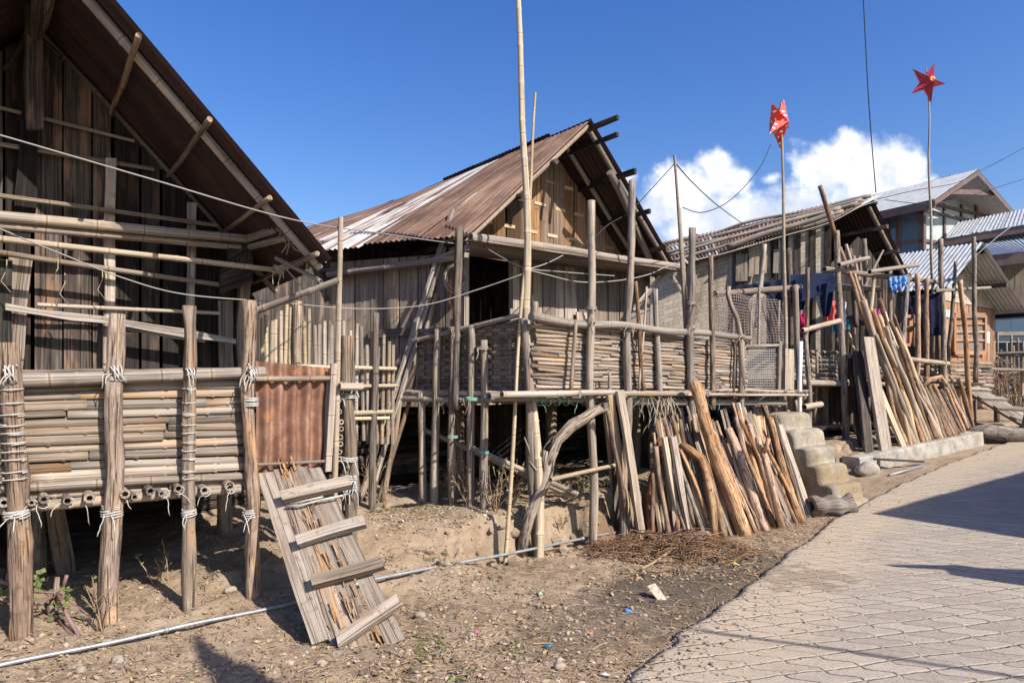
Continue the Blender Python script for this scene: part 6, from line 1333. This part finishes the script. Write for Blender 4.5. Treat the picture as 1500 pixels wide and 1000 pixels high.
# ================================================================== debris, stones, weeds
rng = np.random.default_rng(5)
ico_v = []; t_ = (1 + 5 ** .5) / 2
for a, b_ in ((-1, t_), (1, t_), (-1, -t_), (1, -t_)): ico_v += [(a, b_, 0), (0, a, b_), (b_, 0, a)]
import bmesh
bmx = bmesh.new(); bmesh.ops.create_icosphere(bmx, subdivisions=1, radius=1); iv = np.array([v.co[:] for v in bmx.verts]); if_ = np.array([[v.index for v in f.verts] for f in bmx.faces]); bmx.free()
def scatter_pts(n, px0, px1, py0, py1, dens=None):
    out = np.zeros((0, 3))
    while len(out) < n:
        px, py = rng.uniform(px0, px1, n), rng.uniform(py0, py1, n)
        if dens:
            keep = np.array([rng.uniform() <= dens(a, b) for a, b in zip(px, py)]); px, py = px[keep], py[keep]
        k = (px - CX) / F; t = np.maximum(.02, (py - HY) / F); Y = np.minimum(30, 1.6 / t)
        for _ in range(6): z = hh(k * Y, Y); Y = np.clip((CH - z) / t, 2.4, 30)
        g = np.stack([k * Y, Y, hh(k * Y, Y)], 1); out = np.concatenate([out, g[road_sd(g[:, 0], g[:, 1]) < -.03]])
    return out[:n]
def G_fast(px, py):
    k = (px - CX) / F; Y = min(30, 1.6 / max(.02, (py - HY) / F))
    for _ in range(5):
        z = float(hh(np.float64(k * Y), np.float64(Y), True)); Y = max(2.4, min(30, (CH - z) / ((py - HY) / F)))
    return (k * Y, Y, float(hh(np.float64(k * Y), np.float64(Y), True)))
def stones(name, pts, s0, s1, mat, flat=.6):
    n = len(pts); s = s0 * (s1 / s0) ** (rng.uniform(size=n) ** 2.2); V = iv[None] * (1 + .5 * (rng.uniform(size=(n, len(iv), 1)) - .5)); V = V * (s[:, None, None] * rng.uniform(.6, 1.3, (n, 1, 3))); V[:, :, 2] *= flat
    a = rng.uniform(0, 6.28, n); x = V[:, :, 0] * np.cos(a)[:, None] - V[:, :, 1] * np.sin(a)[:, None]; y = V[:, :, 0] * np.sin(a)[:, None] + V[:, :, 1] * np.cos(a)[:, None]
    V = np.stack([x, y, V[:, :, 2]], 2) + pts[:, None, :] + np.array([0, 0, 1.0]) * (s * .1)[:, None, None]
    o = bulk(name, mat, V.reshape(-1, 3), (if_[None] + (np.arange(n) * len(iv))[:, None, None]).reshape(-1, 3)); o['kind'] = 'stuff'; return o
def strips(name, pts, l0, l1, w, mat, lift=.012, curl=.3):
    n = len(pts); l = rng.uniform(l0, l1, n); a = rng.uniform(0, 6.28, n); d = np.stack([np.cos(a), np.sin(a), rng.uniform(-curl, curl, n) * .5], 1); p = np.stack([-np.sin(a), np.cos(a), rng.uniform(-.6, .6, n)], 1) * (w * rng.uniform(.5, 1.4, (n, 1)))
    c = pts + np.array([0, 0, 1]) * rng.uniform(.002, lift, (n, 1)); up_ = np.array([0, 0, 1]) * (w * .7)
    A0 = c - d * l[:, None] / 2; A1_ = c + d * l[:, None] / 2; mid = c + np.array([0, 0, 1]) * rng.uniform(-.1, .35, (n, 1)) * l[:, None] * .3
    V = np.stack([A0 - p, A0 + p, A0 + up_, mid - p, mid + p, mid + up_, A1_ - p * .6, A1_ + p * .6, A1_ + up_ * .6], 1)
    fc = np.array([[0, 1, 4, 3], [1, 2, 5, 4], [2, 0, 3, 5], [3, 4, 7, 6], [4, 5, 8, 7], [5, 3, 6, 8]])
    o = bulk(name, mat, V.reshape(-1, 3), (fc[None] + (np.arange(n) * 9)[:, None, None]).reshape(-1, 4)); o['kind'] = 'stuff'; return o
def dens_g(px, py): return .25 + .75 * (1 if (540 < px < 700 and 640 < py < 860) or py > 880 else .3)
stones('gravel', np.concatenate([scatter_pts(3800, -20, 900, 700, 1005, dens_g), scatter_pts(1000, 560, 1250, 740, 990), scatter_pts(600, 1180, 1480, 640, 760)]), .004, .024, M['gravel'])
strips('twig_litter', np.concatenate([scatter_pts(3600, 560, 1200, 745, 1000), scatter_pts(2600, -20, 640, 740, 1005), scatter_pts(1500, 1000, 1300, 740, 800)]), .02, .14, .0022, M['straw'])
def leafs(name, pts, s, mat):
    n = len(pts); a = rng.uniform(0, 6.28, n); q = s * rng.uniform(.5, 1.4, n); d = np.stack([np.cos(a), np.sin(a), rng.uniform(-.5, .5, n)], 1) * q[:, None]; p = np.stack([-np.sin(a), np.cos(a), rng.uniform(-.7, .7, n)], 1) * (q * .45)[:, None]
    c = pts + np.array([0, 0, .012]); V = np.stack([c - d, c - p, c + d, c + p], 1); f = np.arange(n * 4).reshape(n, 4); o = bulk(name, mat, V.reshape(-1, 3), f); o['kind'] = 'stuff'; return o
leafs('dry_leaves', np.concatenate([scatter_pts(1500, 560, 1180, 745, 1000), scatter_pts(1500, -20, 600, 720, 1005), scatter_pts(2000, 880, 1260, 740, 850)]), .018, M['dryleaf'])
leafs('green_sprouts', np.concatenate([scatter_pts(420, 560, 800, 760, 850, lambda x, y: 1 if noise.noise((x * .02, y * .03, 3)) > .1 else .05), scatter_pts(160, 560, 760, 930, 1000, lambda x, y: 1 if noise.noise((x * .02, y * .03, 8)) > .15 else .03), scatter_pts(160, 1240, 1450, 650, 720), scatter_pts(160, 700, 860, 690, 760)]), .017, M['green'])
cl_ = []
while len(cl_) < 260:
    a, s = rng.uniform(-1.2, 1.9), rng.uniform(-.12, .45); q = A2.p + A2.d * a - A2.n * s; cl_.append((q.x, q.y, 0))
cl_ = np.array(cl_); cl_[:, 2] = hh(cl_[:, 0], cl_[:, 1]); stones('dirt_clods', cl_, .012, .075, M['ground'], .8)
gr_ = []
while len(gr_) < 1150:
    px, py = rng.uniform(880, 1500), rng.uniform(650, 1005); g = on_base(px, py, .03); rs = float(road_sd(np.float64(g.x), np.float64(g.y)))
    if -.02 < rs < 1.2 and rng.uniform() < math.exp(-rs * 4.0): gr_.append((g.x, g.y, g.z + .002))
gr_ = np.array(gr_); stones('road_grit', gr_[:1000], .003, .013, M['gravel']); strips('edge_straw', gr_[1000:], .015, .07, .0016, M['straw'], .004, .1)
M['rubble'] = mat_leaf('pale_rubble', (.22, .17, .125), (.52, .44, .35))
stones('pale_rubble', np.concatenate([scatter_pts(1500, 540, 720, 690, 870), scatter_pts(500, 380, 900, 860, 1000)]), .004, .019, M['rubble'])
# heap of twigs over ash
cpt = G(960, 815); P0 = []
for k in range(900):
    a = rng.uniform(0, 6.28); q = rng.uniform() ** .6; x = cpt.x + math.cos(a) * q * .85 + .15; y = cpt.y + math.sin(a) * q * .5 + .1; P0.append((x, y, float(hh(np.float64(x), np.float64(y))) + rng.uniform(0, .20) * (1 - q * q)))
V = None
hp = thing('twig_heap', 'heap of dry brown twigs and straw in the dirt before the firewood', 'brush heap', cpt)
def _heap(mb):
    for p in P0[:800]:
        a = R.uniform(0, 6.28); l = R.uniform(.08, .35); d = Vector((math.cos(a), math.sin(a) * .8, R.uniform(-.25, .35))) * l; p = Vector(p); mid = p + Vector((R.uniform(-.03, .03), R.uniform(-.03, .03), R.uniform(0, .04)))
        mb.tube([p - d * .5, mid, p + d * .5], [.0035, .0045, .002], 4)
def _hsk(mb):
    for p, q, r in (((905, 822), (985, 828), .014), ((940, 838), (990, 810), .011), ((960, 812), (1010, 824), .010)):
        mb.pole(G(*p) + Vector((0, 0, .03)), G(*q) + Vector((0, 0, .05)), r, bend=.06)
M['twig'] = mat_leaf('brown_twig', (.10, .055, .032), (.30, .185, .105))
part(hp, 'twigs', 'twig', _heap); part(hp, 'stick', 'straw', _hsk)
ash = np.array([(cpt.x + rng.normal(0, .35) + .28, cpt.y + rng.normal(0, .13) - .22, 0) for _ in range(500)]); ash[:, 2] = hh(ash[:, 0], ash[:, 1]); stones('ash_rubble', ash, .005, .022, M['ash'])
# litter
for px, py, sz, cc, lb, nm in ((698, 929, .026, (.75, .12, .42), 'crumpled bright pink wrapper on the dirt', 'wrapper'), (920, 898, .022, (.06, .22, .70), 'small crumpled blue plastic scrap near the road edge', 'plastic_scrap'), (803, 949, .026, (.02, .13, .20), 'dark teal bottle cap lying on the dirt', 'bottle_cap'),
                               (790, 873, .028, (.20, .45, .28), 'faded green plastic scrap on the dirt', 'plastic_scrap'), (864, 932, .022, (.55, .15, .08), 'faint red plastic scrap in the damp dirt', 'plastic_scrap'), (590, 677 + 88, .02, (.6, .6, .6), 'whitish paper scrap on the slope below the platform', 'paper_scrap'),
                               (1077, 829, .03, (.60, .50, .10), 'yellow crumpled wrapper by the road edge', 'wrapper'), (884, 1000 - 8, .02, (.62, .62, .62), 'crumpled clear wrapper at the bottom road edge', 'wrapper'), (638, 882 + 82, .02, (.1, .1, .14), 'small black plastic scrap on the dirt', 'plastic_scrap')):
    c = G(px, py); lump(nm, lb, 'litter', (c.x, c.y, c.z + sz * .55), (sz * 1.1, sz * .7, sz * .45), mat_plain('litter_' + nm, tuple(x * .8 + .03 for x in cc), .45, .25, 60), rot=R.uniform(0, 3), amp=1.1, sub=2)
c = G(965, 877); mb = MB(); mb.board(c + Vector((.03, 0, -.01)), c + Vector((-.035, .04, .08)), Vector((.06, .016, .016)), Vector((.016, -.04, -.024)), rough=.004); single(mb, 'block', mat_plain('chipped_white_block', (.44, .36, .28), .7, .5, 30), 'chipped white painted block tilted in the dirt', 'block', c)
for px, py, sz in ((338, 868, .05), (158, 948, .045), (173, 970, .05), (118, 985, .04), (820, 980, .04), (470, 975, .035), (615, 905, .05), (655, 830, .05)):
    c = G(px, py); lump('stone', 'tan stone lying loose on the dirt', 'stone', (c.x, c.y, c.z + sz * .3), (sz, sz * .7, sz * .55), M['stone'], 'loose stones on the dirt', rot=R.uniform(0, 3), sub=2)
# weeds
def weed(px, py, H, n, spread, label, name='dry_weed', cat='plant', leafm='dryleaf', stemm='stem', nl=30, base_=None, lean=(0, 0), grp=None, thick=.0045, ls=.02):
    c = base_ or G(px, py); o = thing(name, label, cat, c, grp); tips = []
    def st(mb):
        for k in range(n):
            a = R.uniform(0, 6.28); d = Vector((math.cos(a) * spread + lean[0], math.sin(a) * spread * .6 + lean[1], 1)).normalized(); p = Vector(c) + Vector((R.uniform(-1, 1), R.uniform(-1, 1), 0)) * spread * .12 - Vector((0, 0, .02)); L = H * R.uniform(.55, 1.05); pts = [p]
            for i_ in range(6):
                d = (d + Vector((R.uniform(-1, 1), R.uniform(-1, 1), R.uniform(-.5, .5))) * .17).normalized(); pts.append(pts[-1] + d * L / 6)
            mb.tube(pts, [thick * (1 - .11 * i_) for i_ in range(7)], 5)
            tips.extend(pts[2:])
            for i_ in range(2, 6):
                if R.random() < .75:
                    e = (d + Vector((R.uniform(-1, 1), R.uniform(-1, 1), R.uniform(-.3, .6)))).normalized() * L * R.uniform(.12, .3); m_ = pts[i_] + e * .5 + Vector((0, 0, .01)); mb.tube([pts[i_], m_, pts[i_] + e], [thick * .55, thick * .45, thick * .25], 4); tips.extend([m_, pts[i_] + e, pts[i_] + e * .8])
    part(o, 'stem', stemm, st)
    def lf(mb):
        for k in range(nl):
            p = R.choice(tips); s = ls * R.uniform(.5, 1.3); a = Vector((R.uniform(-1, 1), R.uniform(-1, 1), R.uniform(-1, .6))).normalized() * s; b_ = a.cross(Vector((R.uniform(-1, 1), R.uniform(-1, 1), 1))).normalized() * s * .4; i_ = len(mb.v)
            mb.v += [p, p + a * .5 + b_, p + a, p + a * .5 - b_]; mb.face((i_, i_ + 1, i_ + 2, i_ + 3), ((0, 0),) * 4)
    if nl: part(o, 'leaf', leafm, lf)
    return o
weed(541, 735, .66, 8, .10, 'tall dry weed with yellowish seed heads beside the grey stake', nl=150, ls=.016, lean=(.12, 0))
weed(560, 745, .34, 7, .35, 'low bare twiggy weed at the foot of the leaning poles', nl=10)
weed(612, 742, .22, 3, .15, 'single thin dry stalk on the open slope below the woven railing', nl=4)
for px, py, Hh, lb in ((690, 742, .55, 'dry branching weed between the two side posts'), (722, 748, .50, 'dry weed with withered pods right of the nearer side post'), (664, 736, .38, 'short dry weed around the farther side post'), (750, 742, .45, 'dry weed behind the thin yellow pole'), (640, 728, .35, 'withered weed behind the farther side post')):
    weed(px, py, Hh * 1.15, 11, .38, lb, nl=100, ls=.024, thick=.0055)
for px, py, lb in ((838, 700, 'green leafy weed on the bank under the middle platform'), (860, 690, 'green leafy weed beside the straight post on the bank'), (895, 690, 'green leafy weed deep behind the thin straight stick')): weed(px, py, .25, 12, .6, lb, 'green_weed', leafm='green', nl=130, ls=.035, base_=G(px, 735) + Vector((0, .5, .02)))
weed(820, 775, .2, 6, .5, 'small green weed at the foot of the crooked branch', 'green_weed', leafm='green', nl=50, ls=.02)
weed(240, 855, .36, 5, .45, 'yellowish bare shrub on the mound between the second and third posts', 'bare_shrub', nl=16, leafm='green', stemm='straw', thick=.006)
weed(150, 925, .35, 6, .2, 'thin green sprouts climbing the second platform post', 'green_weed', nl=34, leafm='green', thick=.005)
weed(940, 782, .2, 14, .9, 'tuft of dry straw at the end of the water pipe', 'dry_grass', nl=0, stemm='straw', thick=.003)
weed(1000, 800, .14, 12, 1.2, 'flattened tuft of straw before the bent firewood log', 'dry_grass', nl=0, stemm='straw', thick=.003)
# stump with purple runners at the left corner
sb = G(78, 905); sp_ = thing('shrub', 'cut woody shrub with bare purple runners between the first two posts', 'shrub', sb)
def sq(l, dy=0): return [P(x, y, sb.y + dy + e) for x, y, e in l]
part(sp_, 'stem', 'post', lambda mb: [mb.tube([sb - Vector((0, 0, .03))] + sq([(74, 890, .02), (82, 868, .04), (84, 845, .05)]), [.026, .022, .02, .015], 8, .25), mb.tube(sq([(66, 930, -.05), (74, 905, 0), (80, 870, .03)]), [.014, .018, .014], 7, .2)])
pur = mat_plain('purple_twig', (.20, .12, .11), .7, .3)
part(sp_, 'runner', pur, lambda mb: [mb.tube(sq(l, e), [.014 * (1 - .1 * k) for k in range(len(l))], 6, .1) for l, e in (([(-10, 848, -.2), (20, 856, -.15), (50, 866, -.1), (84, 868, 0), (110, 885, -.05), (136, 904, -.1)], 0), ([(82, 868, 0), (60, 884, -.1), (20, 882, -.2), (-10, 874, -.25)], 0), ([(84, 868, 0), (100, 905, -.15), (118, 935, -.2), (130, 943, -.22)], 0), ([(10, 852, -.15), (14, 838, -.2), (20, 825, -.2)], 0), ([(92, 862, 0), (96, 848, 0), (98, 842, 0)], 0), ([(80, 900, 0), (105, 930, -.2), (122, 952, -.3)], 0))])
def _lv(mb):
    for _ in range(120):
        x, y = R.choice(((15, 865), (20, 875), (45, 858), (55, 850), (60, 862), (95, 880), (90, 870), (88, 890), (8, 872), (70, 930))); p = P(x + R.gauss(0, 8), y + R.gauss(0, 8), sb.y - R.uniform(0, .2)); s = R.uniform(.018, .042); a = Vector((R.uniform(-1, 1), R.uniform(-1, 1), R.uniform(-1, .3))).normalized() * s; b_ = a.cross(Vector((.2, -1, .3))).normalized() * s * .5; i_ = len(mb.v); mb.v += [p, p + a * .5 + b_, p + a, p + a * .5 - b_]; mb.face((i_, i_ + 1, i_ + 2, i_ + 3), ((0, 0),) * 4)
part(sp_, 'leaf', 'green', _lv)
for k in range(5):
    c = P(1462 + k * 9, 575, 17.2); weed(0, 0, 1.3, 7, .25, 'tangled dry creeper on the dark fence at the right edge', 'dry_creeper', nl=60, ls=.06, thick=.012, base_=Vector((c.x, c.y - .15, h(c.x, c.y))), grp='dry creepers on the far fence')
weed(0, 0, .9, 8, .3, 'tall yellowish weed at the road edge by the dark stump', 'tall_weed', nl=70, leafm='green', ls=.05, thick=.01, base_=drop(P(1498, 620, 14.6), 0))
